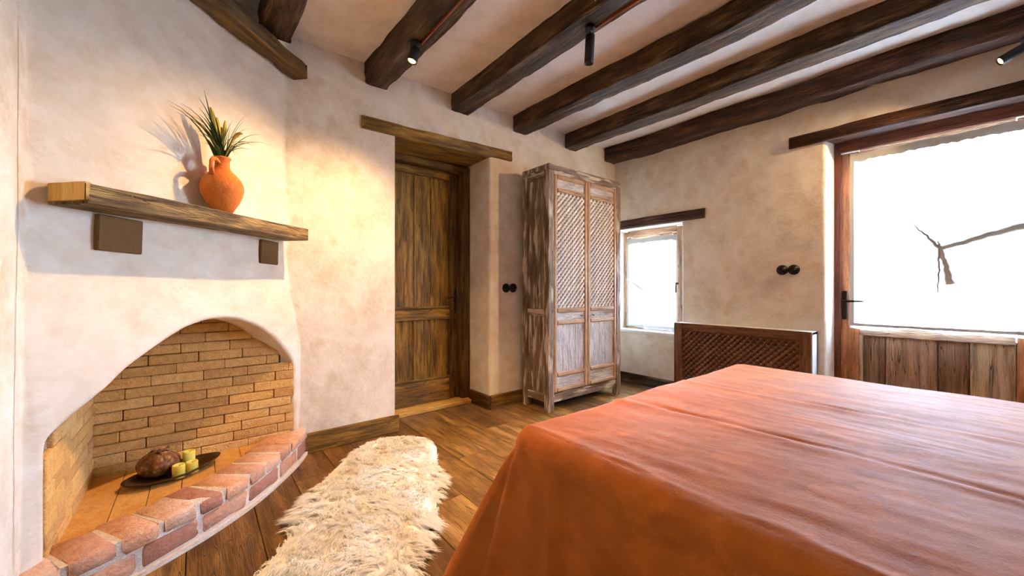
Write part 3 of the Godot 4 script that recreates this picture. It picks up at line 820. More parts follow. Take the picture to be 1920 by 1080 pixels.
	# beam ends under the mantel
	for e in [[0.868, 0.145, 0.128], [0.146, 0.125, 0.128]]:
		st = flat_st()
		var pl := face(e[0], 1.198)
		add_bar(st, e[1], e[2], 0.05, 0.003)
		obj("corbel", done(st), M.corbel, fp, pl + Vector3(0, -0.002, 0) - FN * 0.008, Vector3(0, atan2(-FD.z, FD.x), 0.03))

func front_z(c: PackedVector2Array, x: float) -> float:
	var best := 0.0; var bd := 9.0
	for p in c:
		if absf(p.x - x) < bd: bd = absf(p.x - x); best = p.y
	return best

func box_mesh(lo: Vector3, hi: Vector3) -> ArrayMesh:
	var st := flat_st(); add_box(st, lo, hi); return done(st)

# worn brick with uneven corners
func brick_mesh(l: float, h: float, d: float, sd: int) -> ArrayMesh:
	var st := flat_st(); add_bar(st, l, h, d, 0.008)
	var am := done(st)
	var md := MeshDataTool.new(); md.create_from_surface(am, 0)
	for i in md.get_vertex_count():
		var v := md.get_vertex(i)
		md.set_vertex(i, v + Vector3(fn.get_noise_3d(v.x * 30, v.y * 30, v.z * 30 + sd * 9.0), fn.get_noise_3d(v.x * 30 + 40, v.y * 30, v.z * 30 + sd * 9.0), fn.get_noise_3d(v.x * 30, v.y * 30 + 70, v.z * 30 + sd * 9.0)) * 0.006)
	am.clear_surfaces(); md.commit_to_surface(am)
	var s2 := SurfaceTool.new(); s2.create_from(am, 0); s2.deindex()
	s2.generate_normals()
	return s2.commit()

func mantel():
	var m := FP + FD * 0.545 + FN * 0.082 + Vector3(0, 1.304, 0)
	var o = thing("mantel_shelf", "thick worn wooden mantel shelf on the chimney breast", "shelf", m, atan2(-FD.z, FD.x))
	obj("board", timber(1.03, 0.066, 0.158, 91, 0.005, 0.03), M.shelf, o)
	obj("cut_end", timber(0.012, 0.058, 0.146, 93, 0.002, 0.004), M.threshold, o, Vector3(0.518, 0, 0))

# ------------------------------------------------------------------ wardrobe
func lattice(parent, w: float, h: float, pitch: float, sw: float, th: float, m: Material, gap: float):
	# diagonal slats in two directions clipped to a w x h field, centred
	for dirn in [1, -1]:
		var n := int((w + h) / (pitch * sqrt(2.0))) + 1
		for i in range(n + 1):
			var c := -(w + h) / 2 + (i + 0.5) * pitch * sqrt(2.0)   # line y = dirn * x + c
			var pts := []
			for e in [[-w / 2, true], [w / 2, true], [-h / 2, false], [h / 2, false]]:
				if e[1]:
					var y: float = dirn * e[0] + c
					if absf(y) <= h / 2 + 1e-6: pts.append(Vector2(e[0], y))
				else:
					var x: float = (e[0] - c) * dirn
					if absf(x) < w / 2 - 1e-6: pts.append(Vector2(x, e[0]))
			if pts.size() < 2: continue
			var a: Vector2 = pts[0]; var b: Vector2 = pts[1]
			var l := a.distance_to(b)
			if l < 0.02: continue
			var key := "slat%.3f_%.3f" % [snappedf(l, 0.004), sw]
			if not cache.has(key):
				var st := flat_st(); add_bar(st, snappedf(l, 0.004) + 0.006, sw, th, th * 0.28, Vector2(i * 0.3, 0)); cache[key] = done(st)
			var mid := (a + b) / 2
			obj("slat", cache[key], m, parent, Vector3(mid.x, mid.y, gap * dirn), Vector3(0, 0, (PI / 4) * dirn))

func wardrobe():
	var w = thing("wardrobe", "tall whitewashed wooden wardrobe with lattice doors", "wardrobe", Vector3(-0.913, 0, 0.225))
	var W := 0.946; var H := 2.0; var D := 0.33
	var k := 0
	for sx in [-1, 1]:
		for sz in [-1, 1]:
			obj("leg", bar(H - 0.05, 0.062, 0.056, 0.005, Vector2(k * 1.9, k)), M.wash, w, Vector3(sx * (W / 2 - 0.031), (H - 0.05) / 2, sz * (D / 2 - 0.028)), Vector3(0, 0, PI / 2)); k += 1
	obj("top_board", bar(W + 0.004, 0.05, D + 0.004, 0.008, Vector2(3, 3)), M.wash, w, Vector3(0, H - 0.025, 0))
	obj("bottom_apron", bar(W - 0.124, 0.068, 0.03, 0.004, Vector2(1, 5)), M.wash, w, Vector3(0, 0.107, D / 2 - 0.024))
	obj("back_panel", bar(W - 0.12, 1.82, 0.012, 0.002), M.wash, w, Vector3(0, 1.03, -D / 2 + 0.02))
	obj("bottom_board", bar(W - 0.12, 0.018, D - 0.06, 0.002), M.wash, w, Vector3(0, 0.14, 0))
	for sx in [-1, 1]:
		var x: float = sx * (W / 2 - 0.03)
		for r in [[1.925, 0.05], [0.80, 0.06], [0.105, 0.065]]:
			obj("side_rail", bar(D - 0.112, r[1], 0.04, 0.005, Vector2(k * 1.3, k * 0.7)), M.wash, w, Vector3(x, r[0], 0), Vector3(0, PI / 2, 0)); k += 1
		for z in [[-1, 0.115], [1, 0.105]]:
			obj("side_panel", bar(1.07, z[1] - 0.004, 0.014, 0.002, Vector2(k * 2.7, k * 0.9)), M.wash, w, Vector3(x - sx * 0.004, 1.365, z[0] * 0.054), Vector3(0, PI / 2, PI / 2)); k += 1
			obj("side_panel", bar(0.632, z[1] - 0.004, 0.014, 0.002, Vector2(k * 2.7, k * 0.9)), M.wash, w, Vector3(x - sx * 0.004, 0.454, z[0] * 0.054), Vector3(0, PI / 2, PI / 2)); k += 1
	# top rail
	obj("front_rail", bar(W - 0.124, 0.03, 0.03, 0.004, Vector2(8, 8)), M.wash, w, Vector3(0, 1.938, D / 2 - 0.02))
	for s in [-1, 1]:
		var dw := 0.408
		var st := flat_st()
		# frame of the door: stiles and rails with rounded mouldings
		for e in [-1, 1]: add_bar(st, 1.775, 0.036, 0.03, 0.009, Vector2(e * 2.0 + s, 1), Vector3(e * (dw / 2 - 0.018), 0, 0), Basis(Vector3(0, 0, 1), PI / 2))
		var rails := [1.906, 1.800, 0.815, 0.715, 0.292, 0.168]
		for y in rails: add_bar(st, dw - 0.07, 0.036, 0.03, 0.009, Vector2(y * 7.0 + s, 2), Vector3(0, y - 1.037, 0.001))
		var door = obj("door", done(st), M.stile, w, Vector3(s * 0.2055, 1.037, D / 2 - 0.014))
		for p in [[1.853, 0.07], [0.765, 0.064], [0.23, 0.088]]:
			obj("panel", bar(dw - 0.07, p[1] + 0.004, 0.010, 0.002, Vector2(k * 1.3, k * 0.7)), M.pale, door, Vector3(0, p[0] - 1.037, -0.004)); k += 1
		var xs := [-0.168, -0.092, -0.02, 0.062, 0.168] if s < 0 else [-0.168, -0.03, 0.05, 0.168]
		for i in xs.size() - 1:
			obj("panel", bar(0.388, xs[i + 1] - xs[i] - 0.002, 0.010, 0.002, Vector2(k * 1.3, k * 0.7)), M.pale, door, Vector3((xs[i] + xs[i + 1]) / 2, 0.5035 - 1.037, -0.004), Vector3(0, 0, PI / 2)); k += 1
		lattice_at(door, Vector3(0, 1.3075 - 1.037, -0.002), 0.336, 0.949, 0.0335, 0.0215, 0.009, M.slat)
		obj("pull", tube([Vector3(-0.008, 0.0, 0.002), Vector3(-0.01, -0.008, 0.012), Vector3(0, -0.016, 0.015), Vector3(0.01, -0.008, 0.012), Vector3(0.008, 0, 0.002)], 0.0022, 6), M.iron, door, Vector3(-s * 0.13, 0.77 - 1.037, 0.002))

func lattice_at(parent, at: Vector3, w: float, h: float, pitch: float, sw: float, th: float, m: Material):
	var before := parent.get_child_count() as int
	lattice(parent, w, h, pitch, sw, th, m, 0.0042)
	for i in range(before, parent.get_child_count()): parent.get_child(i).position += at

# ------------------------------------------------------------------ radiator cover
func radiator():
	var r = thing("radiator_cover", "low brown lattice radiator cover with white box behind the bed", "radiator cover", Vector3(-0.075, 0, 1.28), -PI / 2)
	# local x runs along -z of the room turned: x = world z
	var L := 1.035; var H := 0.683
	var st := flat_st(); add_box(st, Vector3(-L / 2 + 0.012, 0.0, -0.073), Vector3(L / 2 + 0.0, H - 0.004, -0.055)); add_box(st, Vector3(-L / 2 + 0.0, 0.0, -0.073), Vector3(-L / 2 + 0.016, H - 0.004, 0.05)); add_box(st, Vector3(L / 2 - 0.016, 0.0, -0.073), Vector3(L / 2, H - 0.004, 0.05)); add_box(st, Vector3(-L / 2, H - 0.022, -0.073), Vector3(L / 2, H - 0.002, 0.05))
	obj("white_box", done(st), M.white_paint, r)
	var k := 0
	for s in [-1, 1]: obj("frame_stile", bar(H, 0.075, 0.024, 0.003, Vector2(k, 3)), M.lattice, r, Vector3(s * (L / 2 - 0.0375), H / 2, 0.063), Vector3(0, 0, PI / 2)); k += 1
	for y in [H - 0.032, 0.05]: obj("frame_rail", bar(L - 0.15, 0.064 if y > 0.3 else 0.1, 0.024, 0.003, Vector2(k * 2, 5)), M.lattice, r, Vector3(0, y, 0.063)); k += 1
	lattice_at(r, Vector3(0, 0.36, 0.058), 0.886, 0.522, 0.034, 0.0215, 0.008, M.lattice)
	var ns := flat_st()
	var half := 0.034 * sqrt(2.0) / 2
	for i in range(-18, 19):
		for j in range(-10, 11):
			if (i + j) % 2 == 0 and absf(i * half) < 0.435 and absf(j * half) < 0.255: add_bar(ns, 0.006, 0.006, 0.004, 0.0018, Vector2.ZERO, Vector3(i * half, 0.36 + j * half, 0.0675))
	var nl = obj("nail_heads", done(ns), M.nail, r)
	nl.set_meta("kind", "stuff")
	obj("backing", bar(0.89, 0.53, 0.004, 0.001), M.joint, r, Vector3(0, 0.36, 0.042))

# ------------------------------------------------------------------ bed and bedspread
const BX0 := -2.80
const BX1 := -1.02
const BZ0 := 1.63
const BZ1 := 3.72

func bed():
	var b = thing("bed", "double bed hidden beneath the rust-coloured bedspread", "bed", Vector3((BX0 + BX1) / 2, 0, (BZ0 + BZ1) / 2))
	obj("base", bar(1.66, 0.2, 1.98, 0.02), M.ochre_dark, b, Vector3(0, 0.2, 0))
	obj("mattress", bar(1.70, 0.23, 2.02, 0.04), M.mattress, b, Vector3(0, 0.416, 0))
	for s in [[-1, -1], [1, -1], [-1, 1], [1, 1]]: obj("leg", bar(0.1, 0.07, 0.07, 0.004), M.ochre_dark, b, Vector3(s[0] * 0.74, 0.05, s[1] * 0.9), Vector3(0, 0, PI / 2))
	# cloth: rings from the middle of the top out over the edge and down to the hem
	var path := []      # [edge point, outward normal, corner-ness]
	var rc := 0.10
	var segs := [[Vector2(BX0 + rc, BZ0), Vector2(BX1 - rc, BZ0), Vector2(0, -1)], [Vector2(BX1, BZ0 + rc), Vector2(BX1, BZ1 - rc), Vector2(1, 0)], [Vector2(BX1 - rc, BZ1), Vector2(BX0 + rc, BZ1), Vector2(0, 1)], [Vector2(BX0, BZ1 - rc), Vector2(BX0, BZ0 + rc), Vector2(-1, 0)]]
	var cs := [Vector2(BX1 - rc, BZ0 + rc), Vector2(BX1 - rc, BZ1 - rc), Vector2(BX0 + rc, BZ1 - rc), Vector2(BX0 + rc, BZ0 + rc)]
	for i in 4:
		var s: Array = segs[i]
		var n := int(s[0].distance_to(s[1]) / 0.02)
		for k in n: path.append([s[0].lerp(s[1], float(k) / n), s[2], 0.0])
		var a0: float = s[2].angle()
		for k in 18: path.append([cs[i] + Vector2.from_angle(a0 + PI / 2 * k / 18.0) * rc, Vector2.from_angle(a0 + PI / 2 * k / 18.0), sin(PI * k / 18.0)])
	var mid := Vector2((BX0 + BX1) / 2, (BZ0 + BZ1) / 2)
	var rows := []
	var R := 0.055
	for j in 72:
		var row := PackedVector3Array()
		var g := float(j) / 71.0
		for p in path:
			var e: Vector2 = p[0] - p[1] * R
			var q := mid.lerp(e, 1.0 - pow(1.0 - g, 1.25))
			row.append(Vector3(q.x, 0.552 + top_relief(q), q.y))
		rows.append(row)
	for j in range(1, 6):
		var row := PackedVector3Array(); var a := PI / 2 * j / 5.0
		for p in path:
			var q: Vector2 = p[0] + p[1] * (-R + R * sin(a))
			row.append(Vector3(q.x, 0.552 + top_relief(q) * cos(a) - R * (1.0 - cos(a)), q.y))
		rows.append(row)
	var run := 0.0
	var runs := []
	for i in path.size():
		runs.append(run)
		run += path[i][0].distance_to(path[(i + 1) % path.size()][0]) + path[i][2] * 0.035
	var mids := []
	for i in path.size():
		if path[i][2] > 0.999: mids.append(runs[i])
	for j in range(1, 34):
		var row := PackedVector3Array(); var t := j / 33.0
		for i in path.size():
			var p: Array = path[i]
			var u: float = runs[i]
			var du := 9.0
			for m in mids:
				for w in [0.0, run, -run]:
					if absf(u - m + w) < absf(du): du = u - m + w
			var cw := exp(-du * du / 0.05)
			var y := lerpf(0.552 - R, 0.018, t)
			var soft := sin(u * 17.0 + 2.5 * fn.get_noise_2d(u * 1.7, 3.0)) * (0.5 + 0.5 * fn.get_noise_2d(u * 2.3, 8.0)) + 0.4 * sin(u * 41.0 + fn.get_noise_2d(u * 3.0, 5.0) * 3.0)
			var ridge := pow(absf(cos(du * 19.0 + 0.5 + 0.6 * t)), 1.5) * 1.6 - 0.9
			var out: float = 0.03 * t + cw * 0.20 * pow(t, 0.95) + 0.026 * pow(t, 0.7) * soft * (1.0 - 0.6 * cw) + 0.062 * pow(t, 0.75) * cw * ridge + 0.003 * fn.get_noise_2d(u * 9.0, y * 9.0)
			var q: Vector2 = p[0] + p[1] * maxf(out, -0.012)
			row.append(Vector3(q.x, y, q.y))
		rows.append(row)
	var o = obj("bedspread", sheet(rows, true), M.spread)
	tag(o, "rust-coloured velvety bedspread draped over the bed to the floor", "bedspread")

func top_relief(q: Vector2) -> float:
	var h := 0.005 * fn.get_noise_2d(q.x * 1.6, q.y * 1.2) + 0.0018 * fn.get_noise_2d(q.x * 8.0, q.y * 2.2) + 0.0011 * fn.get_noise_2d(q.x * 22.0, q.y * 6.0) + 0.0005 * fn.get_noise_2d(q.x * 48.0, q.y * 20.0)
	for c in [[-2.20, 0.008], [-1.70, 0.007]]:
		var dx: float = q.x - c[0] - 0.012 * fn.get_noise_2d(q.y * 1.5, c[0])
		h -= c[1] * exp(-dx * dx / 0.00012) * (0.6 + 0.4 * fn.get_noise_2d(q.y * 4.0, 3.0))
		h += c[1] * 0.5 * exp(-(dx + 0.03) * (dx + 0.03) / 0.0006)
	var de := q.x + 2.72 - 0.01 * fn.get_noise_2d(q.y * 5.0, 1.0)
	h += 0.006 * exp(-de * de / 0.0002) * (0.5 + 0.5 * fn.get_noise_2d(q.y * 3.0, 12.0))
	return h

# ------------------------------------------------------------------ sheepskin
func rug():
	var outline := PackedVector2Array([Vector2(-2.717, 0.105), Vector2(-2.583, 0.10), Vector2(-2.47, 0.15), Vector2(-2.411, 0.237), Vector2(-2.375, 0.35), Vector2(-2.393, 0.46), Vector2(-2.465, 0.60), Vector2(-2.524, 0.70), Vector2(-2.566, 0.837), Vector2(-2.64, 0.93), Vector2(-2.731, 1.09), Vector2(-2.836, 1.205), Vector2(-2.895, 1.285), Vector2(-2.963, 1.37), Vector2(-3.03, 1.47), Vector2(-3.13, 1.58), Vector2(-3.27, 1.63), Vector2(-3.40, 1.55), Vector2(-3.50, 1.38), Vector2(-3.51, 1.20), Vector2(-3.46, 1.066), Vector2(-3.39, 0.985), Vector2(-3.308, 0.88), Vector2(-3.257, 0.745), Vector2(-3.161, 0.567), Vector2(-3.02, 0.377), Vector2(-2.878, 0.215), Vector2(-2.79, 0.14)])
	var r = thing("sheepskin_rug", "long white sheepskin rug lying between hearth and bed", "rug", Vector3.ZERO)
	var hide := Geometry2D.offset_polygon(outline, -0.02)[0]
	var st := flat_st(); add_plan(st, hide, 0.002, 0.012)
	obj("hide", done(st), M.hide, r)
	var g := RandomNumberGenerator.new(); g.seed = 99
	var body := Geometry2D.offset_polygon(outline, -0.025)[0]
	var near := func(p: Vector2) -> Array:
		var edge := 1.0; var away := Vector2.ZERO
		for i in body.size():
			var cp := Geometry2D.get_closest_point_to_segment(p, body[i], body[(i + 1) % body.size()])
			var dd := cp.distance_to(p)
			if dd < edge: edge = dd; away = (cp - p).normalized() if dd > 1e-4 else Vector2.ZERO
		return [edge, away]
	var lump := func(p: Vector2, edge: float) -> float:
		return (0.012 + 0.022 * (1.0 - exp(-edge / 0.035))) + 0.010 * fn.get_noise_2d(p.x * 14.0, p.y * 14.0) * clampf(edge / 0.04, 0, 1) + 0.004 * fn.get_noise_2d(p.x * 40.0, p.y * 40.0) * clampf(edge / 0.03, 0, 1)
	# soft underwool: rings shrinking from the outline towards the spine of the skin
	var ring := PackedVector2Array()
	for i in body.size():
		for k in 6: ring.append(body[i].lerp(body[(i + 1) % body.size()], k / 6.0))
	var wool := []
	for j in 29:
		var row := PackedVector3Array(); var f := j / 28.0
		for p in ring:
			var ax := Vector2(-2.56, 0.25).lerp(Vector2(-3.26, 1.42), clampf((p - Vector2(-2.56, 0.25)).dot(Vector2(-0.7, 1.17)) / 1.859, 0.0, 1.0))
			var q := p.lerp(ax, f)
			var e: float = near.call(q)[0]
			row.append(Vector3(q.x, lump.call(q, e) if j else 0.006, q.y))
		wool.append(row)
	obj("underwool", sheet(wool, true), M.hide, r)
	var vs := PackedVector3Array(); var ns := PackedVector3Array(); var cols := PackedColorArray(); var idx := PackedInt32Array()
	var lo := Vector2(-3.52, 0.08); var hi := Vector2(-2.36, 1.65)
	var tufts := 0
	while tufts < 3600:
		var p := Vector2(g.randf_range(lo.x, hi.x), g.randf_range(lo.y, hi.y))
		if not Geometry2D.is_point_in_polygon(p, body): continue
		tufts += 1
		var ne: Array = near.call(p)
		var edge: float = ne[0]; var away: Vector2 = ne[1]
		var rim := clampf(1.0 - edge / 0.06, 0, 1)
		var flow := Vector2(-0.35 + 1.5 * fn.get_noise_2d(p.x * 3.0, p.y * 3.0), 0.6 + 1.5 * fn.get_noise_2d(p.x * 3.0 + 30, p.y * 3.0))
		var lean := (flow * 0.034 + away * 0.03 * rim) + Vector2(g.randf_range(-1, 1), g.randf_range(-1, 1)) * 0.014
		var y0: float = lump.call(p, edge)
		var tip := Vector3(p.x + lean.x, maxf(0.008, y0 + g.randf_range(0.003, 0.013) - 0.016 * rim), p.y + lean.y)
		var cream := clampf(fn.get_noise_2d(p.x * 6.0, p.y * 6.0) * 1.7 - 0.35, 0.0, 1.0)
		var col := Color(0.97, 0.97, 0.97).lerp(Color(0.90, 0.78, 0.60), cream * 0.42)
		for h in 15:
			var b := Vector3(p.x + g.randfn(0, 0.010), y0 - 0.006, p.y + g.randfn(0, 0.010))
			var e := tip + Vector3(g.randfn(0, 0.007), g.randf_range(-0.008, 0.004), g.randfn(0, 0.007))
			var m := b.lerp(e, 0.5) + Vector3(0, 0.008, 0)
			var dr := (e - b).normalized()
			var side := dr.cross(Vector3.UP).normalized().rotated(dr, g.randf_range(-0.6, 0.6)) * 0.0016
			var nrm := side.cross(dr).normalized()
			var v0 := vs.size()
			vs.append_array(PackedVector3Array([b - side, b + side, m - side * 0.85, m + side * 0.85, e]))
			for q in 5: ns.append(nrm); cols.append(col)
			idx.append_array(PackedInt32Array([v0, v0 + 2, v0 + 1, v0 + 1, v0 + 2, v0 + 3, v0 + 2, v0 + 4, v0 + 3]))
	var arr := []; arr.resize(Mesh.ARRAY_MAX)
	arr[Mesh.ARRAY_VERTEX] = vs; arr[Mesh.ARRAY_NORMAL] = ns; arr[Mesh.ARRAY_COLOR] = cols; arr[Mesh.ARRAY_INDEX] = idx
	var am := ArrayMesh.new(); am.add_surface_from_arrays(Mesh.PRIMITIVE_TRIANGLES, arr)
	var f = obj("fleece", am, M.fur, r)
	f.set_meta("kind", "stuff")

# ------------------------------------------------------------------ jug with grass
func vase_and_grass():
	var at := FP + FD * 0.507 + FN * 0.078 + Vector3(0, 1.341, 0)
	var v = thing("clay_jug", "orange terracotta jug with one handle on the mantel shelf", "jug", at)
	var prof := [Vector2(0.0, 0.0), Vector2(0.040, 0.0), Vector2(0.046, 0.004), Vector2(0.058, 0.022), Vector2(0.078, 0.052), Vector2(0.094, 0.085), Vector2(0.1, 0.112), Vector2(0.097, 0.136), Vector2(0.082, 0.162), Vector2(0.058, 0.184), Vector2(0.041, 0.199), Vector2(0.035, 0.212), Vector2(0.0335, 0.235), Vector2(0.036, 0.246), Vector2(0.041, 0.252), Vector2(0.040, 0.256), Vector2(0.035, 0.254), Vector2(0.030, 0.24), Vector2(0.030, 0.21), Vector2(0.06, 0.17), Vector2(0.085, 0.11), Vector2(0.05, 0.02), Vector2(0.0, 0.012)]
	obj("body", lathe(prof.map(func(q): return Vector2(q.x * 0.84, q.y)), 36), M.terracotta, v)
	# handle on the left as seen: towards the camera's left
	var hd := (FD + FN * 0.25).normalized()
	var pts := []
	for q in [[0.024, 0.224], [0.044, 0.236], [0.062, 0.235], [0.074, 0.22], [0.076, 0.197], [0.070, 0.162]]: pts.append(hd * q[0] + Vector3(0, q[1], 0))
	obj("handle", tube(pts, [0.009, 0.0085, 0.0085, 0.0085, 0.009, 0.011], 10), M.terracotta, v)

	var gr = thing("ornamental_grass", "spiky green grass with yellow flower plumes in the clay jug", "plant", at + Vector3(0, 0.235, 0))
	var g := RandomNumberGenerator.new(); g.seed = 5
	# [sideways reach, height, droop]: seen from the front
	var blades := [[-0.20, 0.155, 0.055], [-0.19, 0.125, 0.05], [-0.215, 0.13, 0.06], [-0.155, 0.17, 0.07], [-0.17, 0.06, 0.05], [-0.11, 0.15, 0.04], [-0.085, 0.11, 0.03], [-0.13, 0.20, 0.04], [-0.05, 0.16, 0.02], [0.05, 0.19, 0.02], [0.085, 0.205, 0.03], [0.155, 0.135, 0.05], [0.17, 0.105, 0.06], [0.12, 0.085, 0.05], [0.135, 0.055, 0.05], [0.06, 0.12, 0.02], [0.02, 0.13, 0.0], [-0.02, 0.11, 0.0], [0.03, 0.155, 0.02], [-0.10, 0.245, 0.02], [-0.06, 0.09, 0.02], [0.08, 0.12, 0.03], [0.10, 0.16, 0.05], [-0.03, 0.14, 0.01], [0.045, 0.03, 0.06], [-0.075, 0.17, 0.03], [0.0, 0.10, 0.0], [0.015, 0.17, 0.01]]
	for k in blades.size() * 2:
		var b: Array = blades[k % blades.size()].duplicate()
		if k >= blades.size(): b[0] = b[0] * 0.8 + g.randf_range(-0.03, 0.03); b[1] = b[1] * 0.85 + g.randf_range(-0.03, 0.03)
		var base := FD * g.randf_range(-0.015, 0.015) + FN * g.randf_range(-0.015, 0.015)
		var reach: Vector3 = FD * -b[0] * 1.2 + FN * g.randf_range(-0.03, 0.06) if b[0] < 0 else FN * b[0] * 0.85 - FD * b[0] * g.randf_range(0.35, 0.75)
		var tip: Vector3 = reach + Vector3(0, b[1] * 1.1, 0)
		var ctrl: Vector3 = base + (tip - base) * 0.42 + Vector3(0, b[2] + 0.04, 0)
		blade("leaf", gr, base - Vector3(0, 0.03, 0), base * 1.15 + Vector3(0, 0.03, 0), ctrl, tip, 0.0105, M.leaf if k % 4 else M.leaf_light)
	for q in [[-0.055, 0.225, 0.05], [-0.025, 0.195, 0.03], [0.015, 0.19, 0.01], [0.105, 0.125, 0.07], [-0.005, 0.16, 0.01]]:
		var tip: Vector3 = (FD * -q[0] * 1.1 if q[0] < 0 else FN * q[0]) + Vector3(0, q[1], 0)
		var pts2 := []; var rad := []
		for i in 9:
			var t := i / 8.0
			var p := Vector3.ZERO.lerp(tip, t) + Vector3(0, sin(t * PI) * q[2] * 0.8, 0) * t
			pts2.append(p); rad.append(0.0016 if t < 0.45 else 0.0016 + 0.0068 * sin((t - 0.45) / 0.55 * PI * 0.93))
		obj("plume", tube(pts2, rad, 7), M.flower, gr)

func blade(called: String, parent, p0: Vector3, p1: Vector3, p2: Vector3, p3: Vector3, w: float, m: Material):
	var st := SurfaceTool.new(); st.begin(Mesh.PRIMITIVE_TRIANGLES)
	var rows := []
	var side := Vector3(0, 1, 0).cross(p3 - p0).normalized()
	if side.length() < 0.5: side = Vector3.RIGHT
	for i in 9:
		var t := i / 8.0
		var p := p0.bezier_interpolate(p1, p2, p3, t)
		var ww := w * (1.0 - pow(t, 2.2)) * 0.5 + 0.0004
		var nn := (p3 - p0).cross(side).normalized() * ww * 0.4
		rows.append(PackedVector3Array([p - side * ww, p + nn, p + side * ww, p - nn * 0.2]))
	obj(called, sheet(rows, true), m, parent)

# ------------------------------------------------------------------ tray in the hearth
func tray_things():
	var c := Vector3(-3.648, 0.131, 0.238)
	var t = thing("oval_tray", "dark oval leaf-shaped tray on the hearth", "tray", c, 0.35)
	var rows := []; var rows2 := []
	for j in 8:
		var r := PackedVector3Array(); var q := PackedVector3Array()
		var f := j / 7.0
		for i in 40:
			var a := TAU * i / 40
			var rx := 0.172 * (1.0 + 0.06 * cos(a * 2.0)); var rz := 0.098 * (1.0 - 0.10 * cos(a))
			var y := 0.006 + 0.026 * pow(f, 3.0) + 0.010 * pow(f, 4) * maxf(0.0, cos(a))
			r.append(Vector3(cos(a) * rx * f, y, sin(a) * rz * f))
			q.append(Vector3(cos(a) * (rx * f * 0.97), maxf(y - 0.007, 0.0), sin(a) * rz * f * 0.97))
		rows.append(r); rows2.push_front(q)
	rows.append_array(rows2)
	obj("dish", sheet(rows, true), M.tray, t)
	# pumpkin
	var pk = thing("pumpkin", "mottled brown ornamental pumpkin on the oval tray", "pumpkin", Vector3(-3.706, 0.139, 0.216), 0.3)
	var prof := []
	for i in 17:
		var a := -PI / 2 + PI * i / 16.0
		prof.append(Vector2(maxf(0.0, cos(a) * 0.077 * (1.0 - 0.10 * maxf(0, sin(a)))), 0.058 + sin(a) * 0.058 - (0.012 * exp(-pow(cos(a) * 3.0, 2)) if a > 0 else 0.0)))
	obj("flesh", lathe(prof, 72, func(a, y): return 1.0 + 0.17 * (sqrt(absf(cos(a * 3.5))) - 0.75) + 0.02 * sin(a + 1.0)), M.pumpkin, pk)
	obj("stem", tube([Vector3(0, 0.095, 0), Vector3(0.004, 0.112, 0.002), Vector3(0.018, 0.124, 0.004), Vector3(0.036, 0.126, 0.002)], [0.016, 0.010, 0.009, 0.011], 8), M.pumpkin, pk)
	for k in 5:
		var a := TAU * k / 5.0 + 0.3
		obj("sepal", tube([Vector3(cos(a) * 0.006, 0.108, sin(a) * 0.006), Vector3(cos(a) * 0.024, 0.112, sin(a) * 0.024), Vector3(cos(a) * 0.042, 0.103, sin(a) * 0.042)], [0.006, 0.006, 0.003], 6), M.pumpkin, pk)
	# candles
	var cd := [[Vector3(-3.632, 0.1385, 0.292), 0.0235, 0.058, "front candle of the three, nearest the pumpkin"], [Vector3(-3.585, 0.1385, 0.262), 0.0235, 0.050, "shortest pale yellow candle, at the right of the three"], [Vector3(-3.598, 0.139, 0.205), 0.0235, 0.084, "tall pale yellow candle standing behind the other two"]]
	for q in cd:
		var cn = thing("candle", q[3] if q[3].begins_with("short") or q[3].begins_with("tall") else "pale yellow " + q[3], "candle", q[0], 0.0, "wax candles on the tray")
		var h: float = q[2]; var r: float = q[1]
		obj("wax_body", lathe([Vector2(0, 0), Vector2(r - 0.001, 0), Vector2(r, 0.002), Vector2(r, h - 0.004), Vector2(r - 0.002, h), Vector2(r - 0.005, h - 0.001), Vector2(r - 0.007, h - 0.012), Vector2(0.004, h - 0.016), Vector2(0, h - 0.016)], 28, func(a, y): return 1.0 + (0.05 * sin(a * 3.0 + q[2] * 90.0) if y > h - 0.006 else 0.0)), M.wax, cn)
		obj("wick", tube([Vector3(0, h - 0.017, 0), Vector3(0.001, h - 0.008, 0), Vector3(0.003, h - 0.002, 0.001)], 0.0012, 5), M.wick, cn)

# ------------------------------------------------------------------ rotary switches
func switches():
	for q in [[Vector3(-1.478, 1.0, 0.0), 0.0, "pair of round black rotary switches between door and wardrobe"], [Vector3(0.0, 1.14, 1.613), -PI / 2, "pair of round black rotary switches beside the garden door"]]:
		var s = thing("wall_switch", q[2], "switch", q[0], q[1], "twin wall switches")
		for e in [-1, 1]:
			var ros = obj("rosette", lathe([Vector2(0, 0.0), Vector2(0.039, 0.0), Vector2(0.039, 0.008), Vector2(0.034, 0.016), Vector2(0.024, 0.020), Vector2(0.02, 0.028), Vector2(0.0, 0.03)], 28), M.black, s, Vector3(e * 0.038, 0, 0), Vector3(PI / 2, 0, 0))
			obj("knob", bar(0.030, 0.012, 0.007, 0.002), M.black, ros, Vector3(0, 0.034, 0))

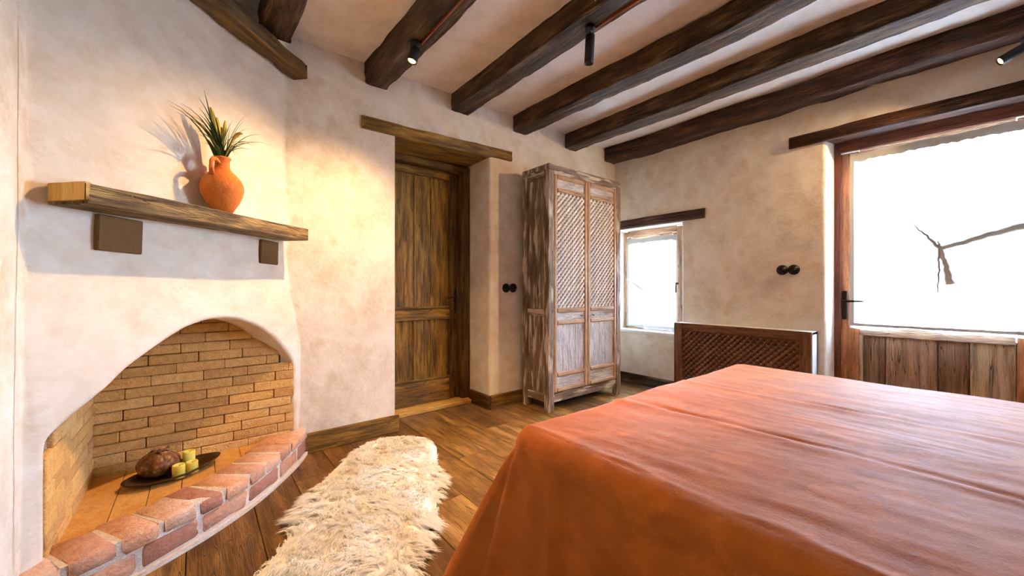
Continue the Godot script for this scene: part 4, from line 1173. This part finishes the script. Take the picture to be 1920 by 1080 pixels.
# ------------------------------------------------------------------ beam spotlights
func spot(called_label: String, at: Vector3, aim: Vector3, drop: float, len: float, rad: float, energy: float, angle: float, rail_to: float, deep := 0.012):
	var s = thing("spotlight", called_label, "spotlight", at)
	obj("mount", lathe([Vector2(0, 0.0), Vector2(0.026, 0.0), Vector2(0.028, -0.006), Vector2(0.026, -0.026), Vector2(0.0, -0.028)], 20), M.black_matt, s)
	obj("stem", tube([Vector3(0, -0.02, 0), Vector3(0, -drop - 0.01, 0)], 0.006, 8), M.black_matt, s)
	var dirv := (aim - at).normalized()
	var head := Node3D.new(); head.name = "head"; s.add_child(head)
	head.position = Vector3(0, -drop, 0)
	var b := Basis(); b.y = -dirv; b.x = b.y.cross(Vector3(0.3, 0.1, 0.9)).normalized(); b.z = b.x.cross(b.y)
	head.basis = b
	obj("housing", lathe([Vector2(0, 0.0), Vector2(rad * 0.9, 0.0), Vector2(rad, -0.004), Vector2(rad, -len), Vector2(rad - 0.003, -len), Vector2(rad - 0.004, -len + deep), Vector2(0.0, -len + deep)], 24), M.black_matt, head)
	if energy > 0.0:
		obj("lamp_lens", lathe([Vector2(0, -len + deep - 0.002), Vector2(rad - 0.006, -len + deep - 0.002), Vector2(rad - 0.008, -len + deep - 0.008), Vector2(0, -len + deep - 0.009)], 20), M.lamp, head)
		var l := SpotLight3D.new(); l.name = "beam_light"; head.add_child(l)
		l.position = Vector3(0, -len + deep - 0.013, 0); l.rotation.x = -PI / 2
		l.light_color = c8(255, 205, 142); l.light_energy = energy; l.spot_range = 12.0; l.spot_attenuation = 2.0
		l.spot_angle = angle; l.spot_angle_attenuation = 1.0; l.light_size = 0.012; l.shadow_enabled = true
	if rail_to > at.z:
		var r = obj("cable_rail", tube([Vector3(at.x + 0.03, at.y + 0.0, at.z + 0.01), Vector3(at.x + 0.03, at.y, (at.z + rail_to) / 2), Vector3(at.x + 0.03, at.y, rail_to)], 0.008, 8), M.copper)
		tag(r, "copper cable tube under the ceiling beam, leading to " + ("the glowing spotlight" if at.x < -2.3 else "the hanging black spotlight"), "tube")

func spotlights():
	spot("small black spotlight glowing warm under the left ceiling beam", Vector3(-2.632, 2.352, 0.62), Vector3(-3.22, 0.2, 0.55), 0.04, 0.075, 0.028, 2.6, 62.0, 3.8)
	spot("black cylinder spotlight hanging under the second long beam", Vector3(-1.985, 2.352, 1.31), Vector3(-2.02, 0.0, 1.2), 0.045, 0.145, 0.024, 3.0, 45.0, 3.8, 0.042)
	spot("black spotlight at the right edge under the window-side beam", Vector3(-0.135, 2.335, 2.735), Vector3(-1.0, 0.9, 0.4), 0.045, 0.12, 0.024, 2.2, 50.0, 0.0)
